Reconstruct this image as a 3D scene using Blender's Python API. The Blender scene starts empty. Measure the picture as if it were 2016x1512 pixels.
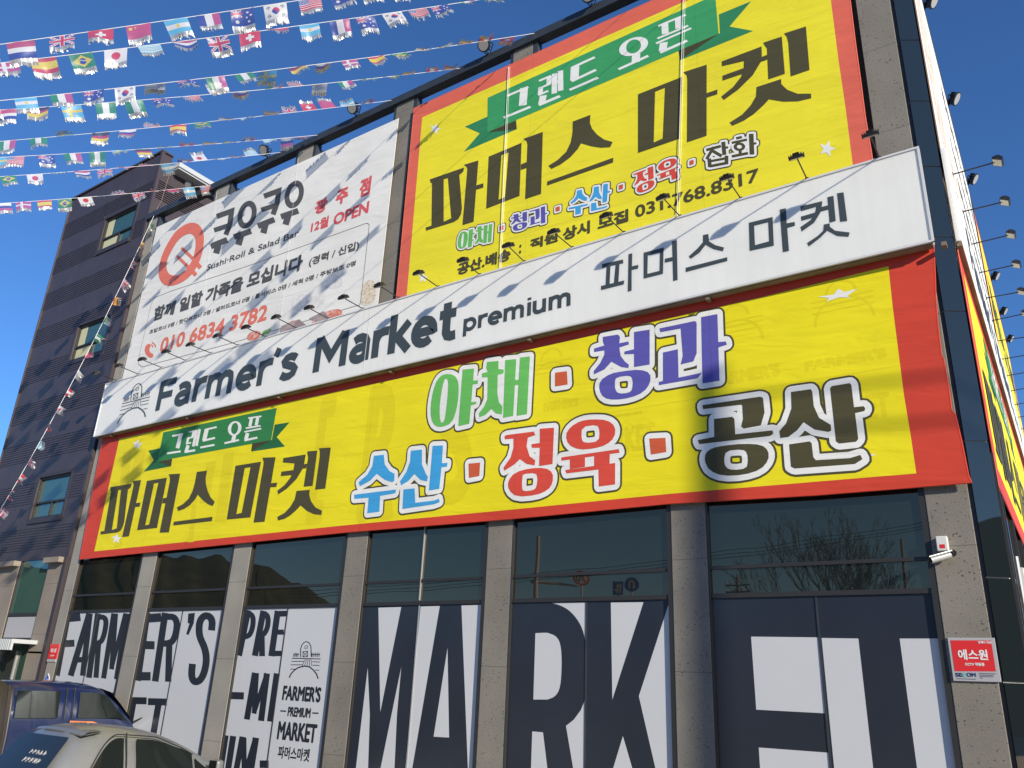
import bpy, bmesh, math, random
from math import sin, cos, pi, radians, sqrt, atan2
from mathutils import Vector, Matrix
from mathutils.geometry import tessellate_polygon

random.seed(7)
scn = bpy.context.scene
COL = scn.collection

# ------------------------------------------------------------------ camera
EYE = 2.2                     # camera height
DIST = 9.3                    # camera to the front facade (plane y = 0)
CAM = Vector((0.0, -DIST, EYE))
FPX, CX, CY = 1590.0, 1008.0, 756.0      # focal length in pixels of the 2016 x 1512 photograph
YAW, PITCH, ROLL = radians(34.841), radians(20.623), radians(-2.6025)
ROT = Matrix.Rotation(YAW, 3, 'Z') @ Matrix.Rotation(PITCH, 3, 'X') @ Matrix.Rotation(ROLL, 3, 'Y')
right, fwd, up = ROT @ Vector((1, 0, 0)), ROT @ Vector((0, 1, 0)), ROT @ Vector((0, 0, 1))
cam_data = bpy.data.cameras.new('camera')
cam_data.sensor_width = 36.0
cam_data.lens = FPX / 2016.0 * 36.0
cam_data.clip_start = 0.05
cam_data.clip_end = 3000
cam = bpy.data.objects.new('camera', cam_data)
COL.objects.link(cam)
m3 = Matrix((right, up, -fwd)).transposed()
cam.matrix_world = Matrix.Translation(CAM) @ m3.to_4x4()
scn.camera = cam

# ------------------------------------------------------------------ sky, sun, exposure
SUN_TO = Vector((2.3, -1.0, 0.92)).normalized()
SUN_EL = math.asin(SUN_TO.z)
SUN_AZ = atan2(SUN_TO.x, SUN_TO.y)
world = bpy.data.worlds.new('World')
scn.world = world
world.use_nodes = True
wnt = world.node_tree
sky = wnt.nodes.new('ShaderNodeTexSky')
sky.sky_type = 'NISHITA'
sky.sun_disc = False
sky.sun_elevation = SUN_EL
sky.sun_rotation = SUN_AZ
sky.altitude = 400
sky.air_density = 1.0
sky.dust_density = 0.0
sky.ozone_density = 9.0
bg = wnt.nodes['Background']
bg.inputs['Strength'].default_value = 0.112
wnt.links.new(sky.outputs[0], bg.inputs['Color'])
sun_data = bpy.data.lights.new('sun', 'SUN')
sun_data.energy = 4.6
sun_data.angle = radians(0.53)
sun_data.color = (1.0, 0.915, 0.76)
sun = bpy.data.objects.new('sun', sun_data)
COL.objects.link(sun)
sun.rotation_euler = (-SUN_TO).to_track_quat('-Z', 'Y').to_euler()
sun.location = (20, -20, 20)
scn.view_settings.view_transform = 'Standard'
scn.view_settings.look = 'None'
scn.view_settings.exposure = 0.62
scn.view_settings.gamma = 1.0
scn.view_settings.use_curve_mapping = False

# ------------------------------------------------------------------ geometry of the photograph
def ray(px, py):
    return right * ((px - CX) / FPX) + fwd + up * (-(py - CY) / FPX)
def at(px, py, Y=0.0):
    """point of the plane y = Y that is seen at this pixel, as (x, z)"""
    r = ray(px, py)
    t = (Y + DIST) / r.y
    return (r.x * t, EYE + r.z * t)
def at3(px, py, depth):
    return CAM + ray(px, py) * depth
def proj(p):
    d = Vector(p) - CAM
    f = d.dot(fwd)
    return (CX + FPX * d.dot(right) / f, CY - FPX * d.dot(up) / f)
def crop(ox, oy, s):
    return lambda x, y: (ox + x / s, oy + y / s)

# ------------------------------------------------------------------ objects
def tag(o, label=None, cat=None, group=None, kind=None):
    if label: o['label'] = label
    if cat: o['category'] = cat
    if group: o['group'] = group
    if kind: o['kind'] = kind
    return o
def empty(name, loc, label, cat, group=None):
    o = bpy.data.objects.new(name, None)
    o.empty_display_size = 0.2
    o.location = loc
    COL.objects.link(o)
    return tag(o, label, cat, group)
def link(name, me, parent=None, mat=None):
    o = bpy.data.objects.new(name, me)
    COL.objects.link(o)
    if mat and not me.materials:
        me.materials.append(mat)
    if parent is not None:
        o.parent = parent
        # meshes are written in world coordinates; undo the parents' offsets
        w = Matrix.Identity(4)
        p = parent
        chain = []
        while p is not None:
            chain.append(p.matrix_basis.copy())
            if p.parent is not None:
                chain.append(p.matrix_parent_inverse.copy())
            p = p.parent
        mw = Matrix.Identity(4)
        p = parent
        def wm(q):
            return (wm(q.parent) @ q.matrix_parent_inverse @ q.matrix_basis) if q.parent else q.matrix_basis.copy()
        o.matrix_parent_inverse = wm(parent).inverted()
    return o

class MB:
    """mesh builder: boxes, tubes, polygons collected into one mesh"""
    def __init__(s):
        s.v, s.f, s.mi = [], [], []
        s.cur = 0
    def add(s, vs, fs):
        b = len(s.v)
        s.v += [tuple(q) for q in vs]
        for f in fs:
            s.f.append(tuple(b + i for i in f)); s.mi.append(s.cur)
    def box(s, x0, x1, y0, y1, z0, z1, bev=0.0):
        if bev <= 0:
            s.add([(x0,y0,z0),(x1,y0,z0),(x1,y1,z0),(x0,y1,z0),(x0,y0,z1),(x1,y0,z1),(x1,y1,z1),(x0,y1,z1)],
                  [(3,2,1,0),(4,5,6,7),(0,1,5,4),(1,2,6,5),(2,3,7,6),(3,0,4,7)])
        else:
            b = bm_box(x0, x1, y0, y1, z0, z1, bev)
            s.add(*b)
    def obox(s, c, ax, ay, az, bev=0):
        c = Vector(c)
        s.add([c + ax*i + ay*j + az*k for k in (-1,1) for (i,j) in ((-1,-1),(1,-1),(1,1),(-1,1))],
              [(3,2,1,0),(4,5,6,7),(0,1,5,4),(1,2,6,5),(2,3,7,6),(3,0,4,7)])
    def tube(s, pts, r, n=8, cap=True):
        pts = [Vector(p) for p in pts]
        rs = r if isinstance(r, (list, tuple)) else [r]*len(pts)
        rings = []
        ref = Vector((0,0,1))
        for i, p in enumerate(pts):
            d = (pts[min(i+1, len(pts)-1)] - pts[max(i-1, 0)]).normalized()
            a = d.cross(ref if abs(d.dot(ref)) < 0.95 else Vector((1,0,0))).normalized()
            b = d.cross(a)
            rings.append([p + (a*cos(2*pi*k/n) + b*sin(2*pi*k/n))*rs[i] for k in range(n)])
        vs = [q for rg in rings for q in rg]
        fs = []
        for i in range(len(pts)-1):
            for k in range(n):
                fs.append((i*n+k, i*n+(k+1)%n, (i+1)*n+(k+1)%n, (i+1)*n+k))
        if cap:
            fs.append(tuple(range(n-1,-1,-1))); fs.append(tuple((len(pts)-1)*n+k for k in range(n)))
        s.add(vs, fs)
    def disc(s, c, nrm, r, depth, n=24, r2=None):
        c = Vector(c); nrm = Vector(nrm).normalized()
        s.tube([c, c + nrm*depth], [r, r2 if r2 is not None else r], n)
    def poly(s, pts):
        s.add(pts, [tuple(range(len(pts)))])
    def build(s, name, mat, parent=None, smooth=False):
        me = bpy.data.meshes.new(name)
        me.from_pydata(s.v, [], s.f)
        mats = mat if isinstance(mat, (list, tuple)) else [mat]
        for m in mats: me.materials.append(m)
        if len(mats) > 1:
            me.polygons.foreach_set('material_index', s.mi)
        if smooth:
            me.polygons.foreach_set('use_smooth', [True]*len(me.polygons))
        me.update()
        return link(name, me, parent)
def bm_box(x0, x1, y0, y1, z0, z1, bev):
    bm = bmesh.new()
    bmesh.ops.create_cube(bm, size=1)
    for v in bm.verts:
        v.co = Vector(((x0+x1)/2 + v.co.x*(x1-x0), (y0+y1)/2 + v.co.y*(y1-y0), (z0+z1)/2 + v.co.z*(z1-z0)))
    bmesh.ops.bevel(bm, geom=bm.edges[:], offset=bev, segments=2, affect='EDGES', profile=0.5)
    bm.verts.index_update()
    r = ([tuple(v.co) for v in bm.verts], [tuple(v.index for v in f.verts) for f in bm.faces])
    bm.free()
    return r

# ------------------------------------------------------------------ materials
def newmat(name):
    m = bpy.data.materials.new(name)
    m.use_nodes = True
    return m, m.node_tree, m.node_tree.nodes['Principled BSDF']
def mat(name, col, rough=0.6, metal=0.0, spec=0.5, bump=0.0, bscale=20.0, var=0.0, vscale=4.0, coat=0.0, ior=None):
    m, nt, b = newmat(name)
    b.inputs['Base Color'].default_value = (*col, 1)
    b.inputs['Roughness'].default_value = rough
    b.inputs['Metallic'].default_value = metal
    b.inputs['Specular IOR Level'].default_value = spec
    b.inputs['Coat Weight'].default_value = coat
    if ior: b.inputs['IOR'].default_value = ior
    if var > 0 or bump > 0:
        geo = nt.nodes.new('ShaderNodeNewGeometry')
    if var > 0:
        n = nt.nodes.new('ShaderNodeTexNoise')
        n.inputs['Scale'].default_value = vscale
        n.inputs['Detail'].default_value = 6
        nt.links.new(geo.outputs['Position'], n.inputs['Vector'])
        mr = nt.nodes.new('ShaderNodeMapRange')
        mr.inputs['From Min'].default_value = 0.3; mr.inputs['From Max'].default_value = 0.7
        mr.inputs['To Min'].default_value = 1 - var; mr.inputs['To Max'].default_value = 1 + var
        nt.links.new(n.outputs['Fac'], mr.inputs['Value'])
        mx = nt.nodes.new('ShaderNodeVectorMath'); mx.operation = 'SCALE'
        mx.inputs[0].default_value = col
        nt.links.new(mr.outputs['Result'], mx.inputs['Scale'])
        nt.links.new(mx.outputs['Vector'], b.inputs['Base Color'])
    if bump > 0:
        n2 = nt.nodes.new('ShaderNodeTexNoise')
        n2.inputs['Scale'].default_value = bscale
        n2.inputs['Detail'].default_value = 5
        nt.links.new(geo.outputs['Position'], n2.inputs['Vector'])
        bp = nt.nodes.new('ShaderNodeBump')
        bp.inputs['Strength'].default_value = bump
        bp.inputs['Distance'].default_value = 0.02
        nt.links.new(n2.outputs['Fac'], bp.inputs['Height'])
        nt.links.new(bp.outputs['Normal'], b.inputs['Normal'])
    return m
def fabric(name, col, rough=0.55, wr=1.0):
    """printed banner cloth: fine weave and long soft wrinkles as bump, slight fading"""
    m, nt, b = newmat(name)
    L = nt.links.new
    geo = nt.nodes.new('ShaderNodeNewGeometry')
    mp = nt.nodes.new('ShaderNodeMapping'); mp.vector_type = 'POINT'
    mp.inputs['Scale'].default_value = (0.55, 1, 2.6)
    mp.inputs['Rotation'].default_value = (0, radians(8), 0)
    L(geo.outputs['Position'], mp.inputs['Vector'])
    n = nt.nodes.new('ShaderNodeTexNoise'); n.inputs['Scale'].default_value = 1.6; n.inputs['Detail'].default_value = 3
    n.inputs['Distortion'].default_value = 0.6
    L(mp.outputs['Vector'], n.inputs['Vector'])
    n3 = nt.nodes.new('ShaderNodeTexNoise'); n3.inputs['Scale'].default_value = 90; n3.inputs['Detail'].default_value = 2
    L(geo.outputs['Position'], n3.inputs['Vector'])
    # sewn seams between the printed widths
    sp = nt.nodes.new('ShaderNodeSeparateXYZ'); L(geo.outputs['Position'], sp.inputs[0])
    def seam(sock, period, off):
        a = nt.nodes.new('ShaderNodeMath'); a.operation = 'ADD'; a.inputs[1].default_value = off; L(sock, a.inputs[0])
        d = nt.nodes.new('ShaderNodeMath'); d.operation = 'PINGPONG'; d.inputs[1].default_value = period/2; L(a.outputs[0], d.inputs[0])
        c = nt.nodes.new('ShaderNodeMath'); c.operation = 'LESS_THAN'; c.inputs[1].default_value = 0.008; L(d.outputs[0], c.inputs[0])
        return c
    s1 = seam(sp.outputs['X'], 2.95, 0.4); s2 = seam(sp.outputs['Z'], 1.62, 0.75)
    sm = nt.nodes.new('ShaderNodeMath'); sm.operation = 'MAXIMUM'; L(s1.outputs[0], sm.inputs[0]); L(s2.outputs[0], sm.inputs[1])
    h = nt.nodes.new('ShaderNodeMath'); h.operation = 'MULTIPLY_ADD'; L(n3.outputs['Fac'], h.inputs[0]); h.inputs[1].default_value = 0.02
    L(n.outputs['Fac'], h.inputs[2])
    bp = nt.nodes.new('ShaderNodeBump'); bp.inputs['Strength'].default_value = 0.42*wr; bp.inputs['Distance'].default_value = 0.05
    L(h.outputs[0], bp.inputs['Height']); L(bp.outputs['Normal'], b.inputs['Normal'])
    nv = nt.nodes.new('ShaderNodeTexNoise'); nv.inputs['Scale'].default_value = 0.7; nv.inputs['Detail'].default_value = 4
    L(geo.outputs['Position'], nv.inputs['Vector'])
    mr = nt.nodes.new('ShaderNodeMapRange')
    mr.inputs['From Min'].default_value = 0.3; mr.inputs['From Max'].default_value = 0.7
    mr.inputs['To Min'].default_value = 0.93; mr.inputs['To Max'].default_value = 1.05
    L(nv.outputs['Fac'], mr.inputs['Value'])
    sd = nt.nodes.new('ShaderNodeMath'); sd.operation = 'MULTIPLY_ADD'; L(sm.outputs[0], sd.inputs[0]); sd.inputs[1].default_value = -0.10
    L(mr.outputs['Result'], sd.inputs[2])
    mx = nt.nodes.new('ShaderNodeVectorMath'); mx.operation = 'SCALE'; mx.inputs[0].default_value = col
    L(sd.outputs[0], mx.inputs['Scale'])
    L(mx.outputs['Vector'], b.inputs['Base Color'])
    b.inputs['Roughness'].default_value = rough
    b.inputs['Specular IOR Level'].default_value = 0.25
    return m
def stone(name, col, pits=1.0, joint=0.9, joff=0.0):
    """sawn granite panels: speckle, dark pits, thin joints"""
    m, nt, b = newmat(name)
    L = nt.links.new
    geo = nt.nodes.new('ShaderNodeNewGeometry')
    n = nt.nodes.new('ShaderNodeTexNoise'); n.inputs['Scale'].default_value = 55; n.inputs['Detail'].default_value = 6
    L(geo.outputs['Position'], n.inputs['Vector'])
    n2 = nt.nodes.new('ShaderNodeTexNoise'); n2.inputs['Scale'].default_value = 1.3; n2.inputs['Detail'].default_value = 5
    L(geo.outputs['Position'], n2.inputs['Vector'])
    ad = nt.nodes.new('ShaderNodeMath'); ad.operation = 'ADD'; L(n.outputs['Fac'], ad.inputs[0]); L(n2.outputs['Fac'], ad.inputs[1])
    mr = nt.nodes.new('ShaderNodeMapRange'); mr.inputs['From Min'].default_value = 0.6; mr.inputs['From Max'].default_value = 1.4
    mr.inputs['To Min'].default_value = 0.72; mr.inputs['To Max'].default_value = 1.25
    L(ad.outputs[0], mr.inputs['Value'])
    # pits
    mp = nt.nodes.new('ShaderNodeMapping'); mp.inputs['Scale'].default_value = (1.0, 1, 1.5); L(geo.outputs['Position'], mp.inputs['Vector'])
    nd = nt.nodes.new('ShaderNodeTexNoise'); nd.inputs['Scale'].default_value = 12; L(geo.outputs['Position'], nd.inputs['Vector'])
    va = nt.nodes.new('ShaderNodeVectorMath'); va.operation = 'MULTIPLY_ADD'; L(nd.outputs['Color'], va.inputs[0]); va.inputs[1].default_value = (0.05, 0.05, 0.05)
    L(mp.outputs['Vector'], va.inputs[2])
    vo = nt.nodes.new('ShaderNodeTexVoronoi'); vo.inputs['Scale'].default_value = 30; vo.inputs['Randomness'].default_value = 1
    L(va.outputs['Vector'], vo.inputs['Vector'])
    wn = nt.nodes.new('ShaderNodeTexNoise'); wn.inputs['Scale'].default_value = 5; wn.inputs['Detail'].default_value = 3; L(geo.outputs['Position'], wn.inputs['Vector'])
    th = nt.nodes.new('ShaderNodeMapRange'); th.inputs['From Min'].default_value = 0.42; th.inputs['From Max'].default_value = 0.75
    th.inputs['To Min'].default_value = 0.12*pits; th.inputs['To Max'].default_value = 0.24*pits
    L(wn.outputs['Fac'], th.inputs['Value'])
    lt = nt.nodes.new('ShaderNodeMath'); lt.operation = 'LESS_THAN'; L(vo.outputs['Distance'], lt.inputs[0])
    sc_ = nt.nodes.new('ShaderNodeSeparateColor'); L(vo.outputs['Color'], sc_.inputs[0])
    tm = nt.nodes.new('ShaderNodeMath'); tm.operation = 'MULTIPLY'; L(th.outputs['Result'], tm.inputs[0])
    cv = nt.nodes.new('ShaderNodeMapRange'); cv.inputs['From Min'].default_value = 0.2; cv.inputs['From Max'].default_value = 1.0; L(sc_.outputs[0], cv.inputs['Value'])
    cv.inputs['To Min'].default_value = 0.0; cv.inputs['To Max'].default_value = 1.6
    L(cv.outputs['Result'], tm.inputs[1]); L(tm.outputs[0], lt.inputs[1])
    pm = nt.nodes.new('ShaderNodeMath'); pm.operation = 'MULTIPLY'; pm.inputs[1].default_value = min(1.0, 0.75*pits); L(lt.outputs[0], pm.inputs[0])
    # joints
    sp = nt.nodes.new('ShaderNodeSeparateXYZ'); L(geo.outputs['Position'], sp.inputs[0])
    a = nt.nodes.new('ShaderNodeMath'); a.operation = 'ADD'; a.inputs[1].default_value = joff + 50*joint; L(sp.outputs['Z'], a.inputs[0])
    d = nt.nodes.new('ShaderNodeMath'); d.operation = 'PINGPONG'; d.inputs[1].default_value = joint/2; L(a.outputs[0], d.inputs[0])
    c = nt.nodes.new('ShaderNodeMath'); c.operation = 'LESS_THAN'; c.inputs[1].default_value = 0.005; L(d.outputs[0], c.inputs[0])
    jm = nt.nodes.new('ShaderNodeMath'); jm.operation = 'MULTIPLY'; jm.inputs[1].default_value = 0.55; L(c.outputs[0], jm.inputs[0])
    mxm = nt.nodes.new('ShaderNodeMath'); mxm.operation = 'MAXIMUM'; L(pm.outputs[0], mxm.inputs[0]); L(jm.outputs[0], mxm.inputs[1])
    sc = nt.nodes.new('ShaderNodeVectorMath'); sc.operation = 'SCALE'; sc.inputs[0].default_value = col; L(mr.outputs['Result'], sc.inputs['Scale'])
    mix = nt.nodes.new('ShaderNodeMix'); mix.data_type = 'RGBA'
    L(mxm.outputs[0], mix.inputs['Factor']); L(sc.outputs['Vector'], mix.inputs['A']); mix.inputs['B'].default_value = (0.05, 0.045, 0.04, 1)
    L(mix.outputs['Result'], b.inputs['Base Color'])
    b.inputs['Roughness'].default_value = 0.75
    bp = nt.nodes.new('ShaderNodeBump'); bp.inputs['Strength'].default_value = 0.4; bp.inputs['Distance'].default_value = 0.01; bp.invert = True
    L(mxm.outputs[0], bp.inputs['Height']); L(bp.outputs['Normal'], b.inputs['Normal'])
    return m
def glass(name, col=(0.008, 0.012, 0.012), ior=2.25, rough=0.012, wob=0.002, tint=(1.0, 0.64, 0.40)):
    """dark tinted window glass that mirrors what stands across the road"""
    m, nt, b = newmat(name)
    b.inputs['Base Color'].default_value = (*col, 1)
    b.inputs['Roughness'].default_value = rough
    b.inputs['IOR'].default_value = ior
    b.inputs['Specular IOR Level'].default_value = 0.5
    b.inputs['Specular Tint'].default_value = (*tint, 1)
    geo = nt.nodes.new('ShaderNodeNewGeometry')
    n = nt.nodes.new('ShaderNodeTexNoise'); n.inputs['Scale'].default_value = 1.1; n.inputs['Detail'].default_value = 1
    nt.links.new(geo.outputs['Position'], n.inputs['Vector'])
    bp = nt.nodes.new('ShaderNodeBump'); bp.inputs['Strength'].default_value = wob; bp.inputs['Distance'].default_value = 1.0
    nt.links.new(n.outputs['Fac'], bp.inputs['Height']); nt.links.new(bp.outputs['Normal'], b.inputs['Normal'])
    return m

M = {}
M['yellow'] = fabric('yellow_banner_cloth', (0.75, 0.645, 0.012))
M['yellow_up'] = fabric('yellow_banner_cloth_thin', (0.76, 0.665, 0.03))
M['ghost'] = fabric('yellow_cloth_over_old_sign', (0.685, 0.575, 0.010))
M['ghost_lt'] = fabric('yellow_cloth_over_white_panel', (0.84, 0.71, 0.02))
M['red'] = fabric('red_banner_cloth', (0.56, 0.055, 0.03))
M['red_up'] = fabric('hazed_red_banner_cloth', (0.66, 0.13, 0.085))  # paler red: haze and sunlight through the cloth are put into the colour
M['white_cloth'] = fabric('white_banner_cloth', (0.71, 0.70, 0.665))
M['ink_black'] = fabric('black_print', (0.070, 0.062, 0.028))  # black lifted to olive: haze and light through the cloth in the colour
M['ink_grey'] = fabric('dark_grey_print', (0.085, 0.085, 0.085))
M['ink_red'] = fabric('red_print', (0.62, 0.07, 0.045))
M['ink_coral'] = fabric('coral_print', (0.68, 0.17, 0.12))
M['ink_rose'] = fabric('rose_red_print', (0.60, 0.10, 0.11))
M['ink_green'] = fabric('green_print', (0.13, 0.45, 0.10))
M['ink_blue'] = fabric('sky_blue_print', (0.05, 0.32, 0.62))
M['ink_violet'] = fabric('violet_print', (0.10, 0.09, 0.36))
M['ink_white'] = fabric('white_print', (0.74, 0.735, 0.70))
M['ink_dot'] = fabric('brick_red_print', (0.55, 0.10, 0.04))
M['rib_green'] = fabric('ribbon_green_print', (0.035, 0.20, 0.06))
M['rib_green2'] = fabric('ribbon_dark_green_print', (0.022, 0.13, 0.045))
M['rib_fold'] = fabric('ribbon_fold_print', (0.06, 0.055, 0.022))
M['rib_green_u'] = fabric('upper_ribbon_green_print', (0.045, 0.30, 0.11))
M['rib_green2_u'] = fabric('upper_ribbon_dark_green_print', (0.032, 0.21, 0.09))
M['sign_white'] = mat('white_flex_sign_face', (0.76, 0.755, 0.715), 0.45, var=0.03, vscale=1.2, bump=0.02, bscale=3)
_b = M['sign_white'].node_tree.nodes['Principled BSDF']      # back-lit flex face: light spreads inside the translucent sheet
_nt = M['sign_white'].node_tree
_g = _nt.nodes.new('ShaderNodeNewGeometry'); _m = _nt.nodes.new('ShaderNodeMapping'); _m.inputs['Scale'].default_value = (9.0, 1.0, 0.45)
_n = _nt.nodes.new('ShaderNodeTexNoise'); _n.inputs['Scale'].default_value = 1.0; _n.inputs['Detail'].default_value = 5
_r = _nt.nodes.new('ShaderNodeMapRange'); _r.inputs['From Min'].default_value = 0.45; _r.inputs['From Max'].default_value = 0.78
_r.inputs['To Min'].default_value = 1.0; _r.inputs['To Max'].default_value = 0.955
_src = _b.inputs['Base Color'].links[0].from_socket
_nt.links.new(_g.outputs['Position'], _m.inputs['Vector']); _nt.links.new(_m.outputs['Vector'], _n.inputs['Vector']); _nt.links.new(_n.outputs['Fac'], _r.inputs['Value'])
_w = _nt.nodes.new('ShaderNodeVectorMath'); _w.operation = 'SCALE'
_nt.links.new(_src, _w.inputs[0]); _nt.links.new(_r.outputs['Result'], _w.inputs['Scale']); _nt.links.new(_w.outputs['Vector'], _b.inputs['Base Color'])
_b.inputs['Subsurface Weight'].default_value = 0.45
_b.inputs['Subsurface Radius'].default_value = (1.0, 1.0, 1.0)
_b.inputs['Subsurface Scale'].default_value = 0.10
M['sign_ink'] = mat('charcoal_sign_lettering', (0.045, 0.058, 0.062), 0.5)
M['sign_edge'] = mat('white_aluminium_sign_edge', (0.6, 0.6, 0.6), 0.4, 0.0)
M['sign_under'] = mat('brown_sign_underside', (0.20, 0.14, 0.09), 0.7, var=0.3, vscale=3)
M['steel'] = mat('dark_grey_steel', (0.032, 0.038, 0.045), 0.45, var=0.15, vscale=6)
M['frame'] = mat('black_window_frame', (0.025, 0.024, 0.022), 0.45)
M['alu'] = mat('bright_aluminium', (0.5, 0.5, 0.48), 0.35, 0.6)
M['black'] = mat('black_painted_metal', (0.014, 0.014, 0.015), 0.4)
M['lens'] = mat('lamp_lens', (0.42, 0.40, 0.36), 0.2)
M['stone'] = stone('pitted_granite', (0.188, 0.170, 0.142), 1.25, 1.28, 0.1)
M['stone_l'] = stone('smooth_granite', (0.275, 0.254, 0.218), 0.4, 1.28, 0.1)
M['stone_up'] = stone('grey_granite', (0.22, 0.20, 0.17), 0.45, 1.28, 0.1)
M['stone_b'] = stone('beige_stone_panels', (0.235, 0.20, 0.16), 0.15, 1.05, 0.3)
M['glass'] = glass('dark_tinted_glass')
M['glass_corner'] = glass('blue_black_corner_glass', (0.010, 0.014, 0.016), 2.0, tint=(1.0, 0.75, 0.6))
M['glass_green'] = glass('green_window_glass', (0.035, 0.085, 0.07), 1.9, tint=(0.7, 0.9, 0.9))
M['glass_car'] = glass('car_glass', (0.010, 0.013, 0.012), 1.42, 0.05, 0.004, (0.32, 0.36, 0.40))
M['glass_rear'] = glass('rear_car_glass', (0.016, 0.022, 0.025), 1.5, 0.03, 0.004, (0.9, 1.0, 1.0))
M['glass_entry'] = glass('dark_entrance_glass', (0.03, 0.035, 0.032), 1.6, tint=(0.8, 0.9, 0.9))
M['navy'] = mat('navy_window_film', (0.020, 0.024, 0.034), 0.25, var=0.12, vscale=1.0)
M['film_white'] = mat('white_window_film', (0.51, 0.52, 0.535), 0.30, var=0.02, vscale=0.8)
M['clad'] = mat('brown_violet_metal_cladding', (0.052, 0.039, 0.042), 0.45, 0.0, var=0.12, vscale=2)
M['clad_dark'] = mat('dark_cladding_ribs', (0.040, 0.031, 0.036), 0.5)
M['clad_edge'] = mat('tan_cladding_edge', (0.25, 0.16, 0.10), 0.5)
M['grey_metal'] = mat('grey_roof_metal', (0.45, 0.47, 0.48), 0.4, 0.1)
M['dark_gap'] = mat('dark_recess', (0.02, 0.018, 0.018), 0.8)
M['curtain'] = mat('pale_curtain', (0.50, 0.48, 0.30), 0.8)
M['plate_red'] = mat('red_plate', (0.62, 0.025, 0.025), 0.35)
M['plate_grey'] = mat('silver_plate', (0.38, 0.37, 0.38), 0.4)
M['plate_white'] = mat('white_enamel', (0.72, 0.70, 0.68), 0.4)
M['plate_blue'] = mat('blue_plate', (0.02, 0.10, 0.45), 0.35)
M['plate_navy'] = mat('navy_lettering', (0.012, 0.03, 0.10), 0.4)
M['teal'] = mat('teal_lettering', (0.10, 0.45, 0.40), 0.4)
M['off_white'] = mat('off_white_plastic', (0.62, 0.61, 0.57), 0.45)
M['old_cable'] = mat('brown_cable', (0.22, 0.15, 0.12), 0.8)
M['rope'] = mat('white_cord', (0.75, 0.75, 0.75), 0.7)
M['bounce_paving'] = mat('pale_bounce_paving', (0.34, 0.32, 0.28), 0.85, bump=0.3, bscale=60, var=0.25, vscale=3)  # unseen ground, made pale to bounce warm sunlight up onto the facade
M['hill'] = mat('wooded_hillside', (0.026, 0.032, 0.015), 0.95, bump=0.6, bscale=1.2, var=0.5, vscale=0.5)
M['bark'] = mat('winter_bark', (0.045, 0.035, 0.028), 0.9)
M['concrete'] = mat('pole_concrete', (0.28, 0.27, 0.25), 0.85, var=0.1)
M['silver'] = mat('silver_car_paint', (0.205, 0.210, 0.208), 0.34, 0.35, coat=0.5, var=0.03)
M['blue'] = mat('dark_blue_truck_paint', (0.008, 0.016, 0.062), 0.28, 0.0, coat=0.7)
M['brown'] = mat('dark_brown_paint', (0.028, 0.024, 0.020), 0.45)
M['rubber'] = mat('black_rubber', (0.015, 0.015, 0.015), 0.75)
M['chrome'] = mat('chrome', (0.6, 0.6, 0.6), 0.12, 1.0)
M['tail_red'] = mat('tail_lamp_red', (0.45, 0.02, 0.02), 0.15)
M['orange'] = mat('orange_decal', (0.60, 0.20, 0.07), 0.4)
M['seat'] = mat('grey_seat', (0.08, 0.075, 0.07), 0.8)
M['tin'] = mat('silver_fringe', (0.40, 0.41, 0.42), 0.45, 0.7)

# ------------------------------------------------------------------ lettering
class Ink:
    """flat printed shapes in the plane y = Y (coordinates x, z); every piece lies a hair above the one before"""
    def __init__(s, Y, flip=None):
        s.Y = Y; s.v = []; s.f = []; s.k = 0; s.flip = flip
    def tri(s, pts, faces):
        s.k += 1
        y = s.Y - 0.000006*s.k
        b = len(s.v)
        s.v += [(p[0], y, p[1]) for p in pts]
        s.f += [tuple(b+i for i in f) for f in faces]
    def poly(s, pts, *holes):
        loops = [[Vector((p[0], p[1], 0)) for p in pts]] + [[Vector((p[0], p[1], 0)) for p in h] for h in holes]
        flat = [p for l in loops for p in l]
        s.tri([(p.x, p.y) for p in flat], tessellate_polygon(loops))
    def edge(s, pts, r, closed=True):
        """round-ended thick outline of a loop (union of capsules)"""
        n = len(pts)
        for i in range(n if closed else n-1):
            a, b = Vector(pts[i][:2]), Vector(pts[(i+1) % n][:2])
            d = b - a
            if d.length < 1e-6: continue
            t = atan2(d.y, d.x)
            q = [(b.x + r*cos(t + j*pi/5 - pi/2), b.y + r*sin(t + j*pi/5 - pi/2)) for j in range(6)]
            q += [(a.x + r*cos(t + j*pi/5 + pi/2), a.y + r*sin(t + j*pi/5 + pi/2)) for j in range(6)]
            s.tri(q, [tuple(range(12))])
    def fat(s, shape, r):
        s.poly(*shape)
        for l in shape: s.edge(l, r)
    def build(s, name, m, parent, xf=None):
        me = bpy.data.meshes.new(name)
        me.from_pydata([xf(v) for v in s.v] if xf else s.v, [], s.f)
        me.materials.append(m)
        return link(name, me, parent)

def stroke(pts, w):
    """mitred strip along a polyline -> list of quads"""
    P = [Vector(p) for p in pts]
    n = len(P)
    closed = (P[0]-P[-1]).length < 1e-6
    if closed: P = P[:-1]; n -= 1
    L, R = [], []
    for i in range(n):
        if closed: a, b, c = P[i-1], P[i], P[(i+1) % n]
        else: a, b, c = P[max(i-1, 0)], P[i], P[min(i+1, n-1)]
        d1 = (b-a).normalized() if (b-a).length > 1e-9 else (c-b).normalized()
        d2 = (c-b).normalized() if (c-b).length > 1e-9 else d1
        n1 = Vector((-d1.y, d1.x)); n2 = Vector((-d2.y, d2.x))
        mn = (n1+n2)
        mn = mn.normalized() if mn.length > 1e-6 else n1
        k = min(1/max(mn.dot(n1), 0.4), 2.0)
        L.append(b + mn*(w/2*k)); R.append(b - mn*(w/2*k))
    return [[L[i], L[(i+1) % n], R[(i+1) % n], R[i]] for i in range(n if closed else n-1)]
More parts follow.
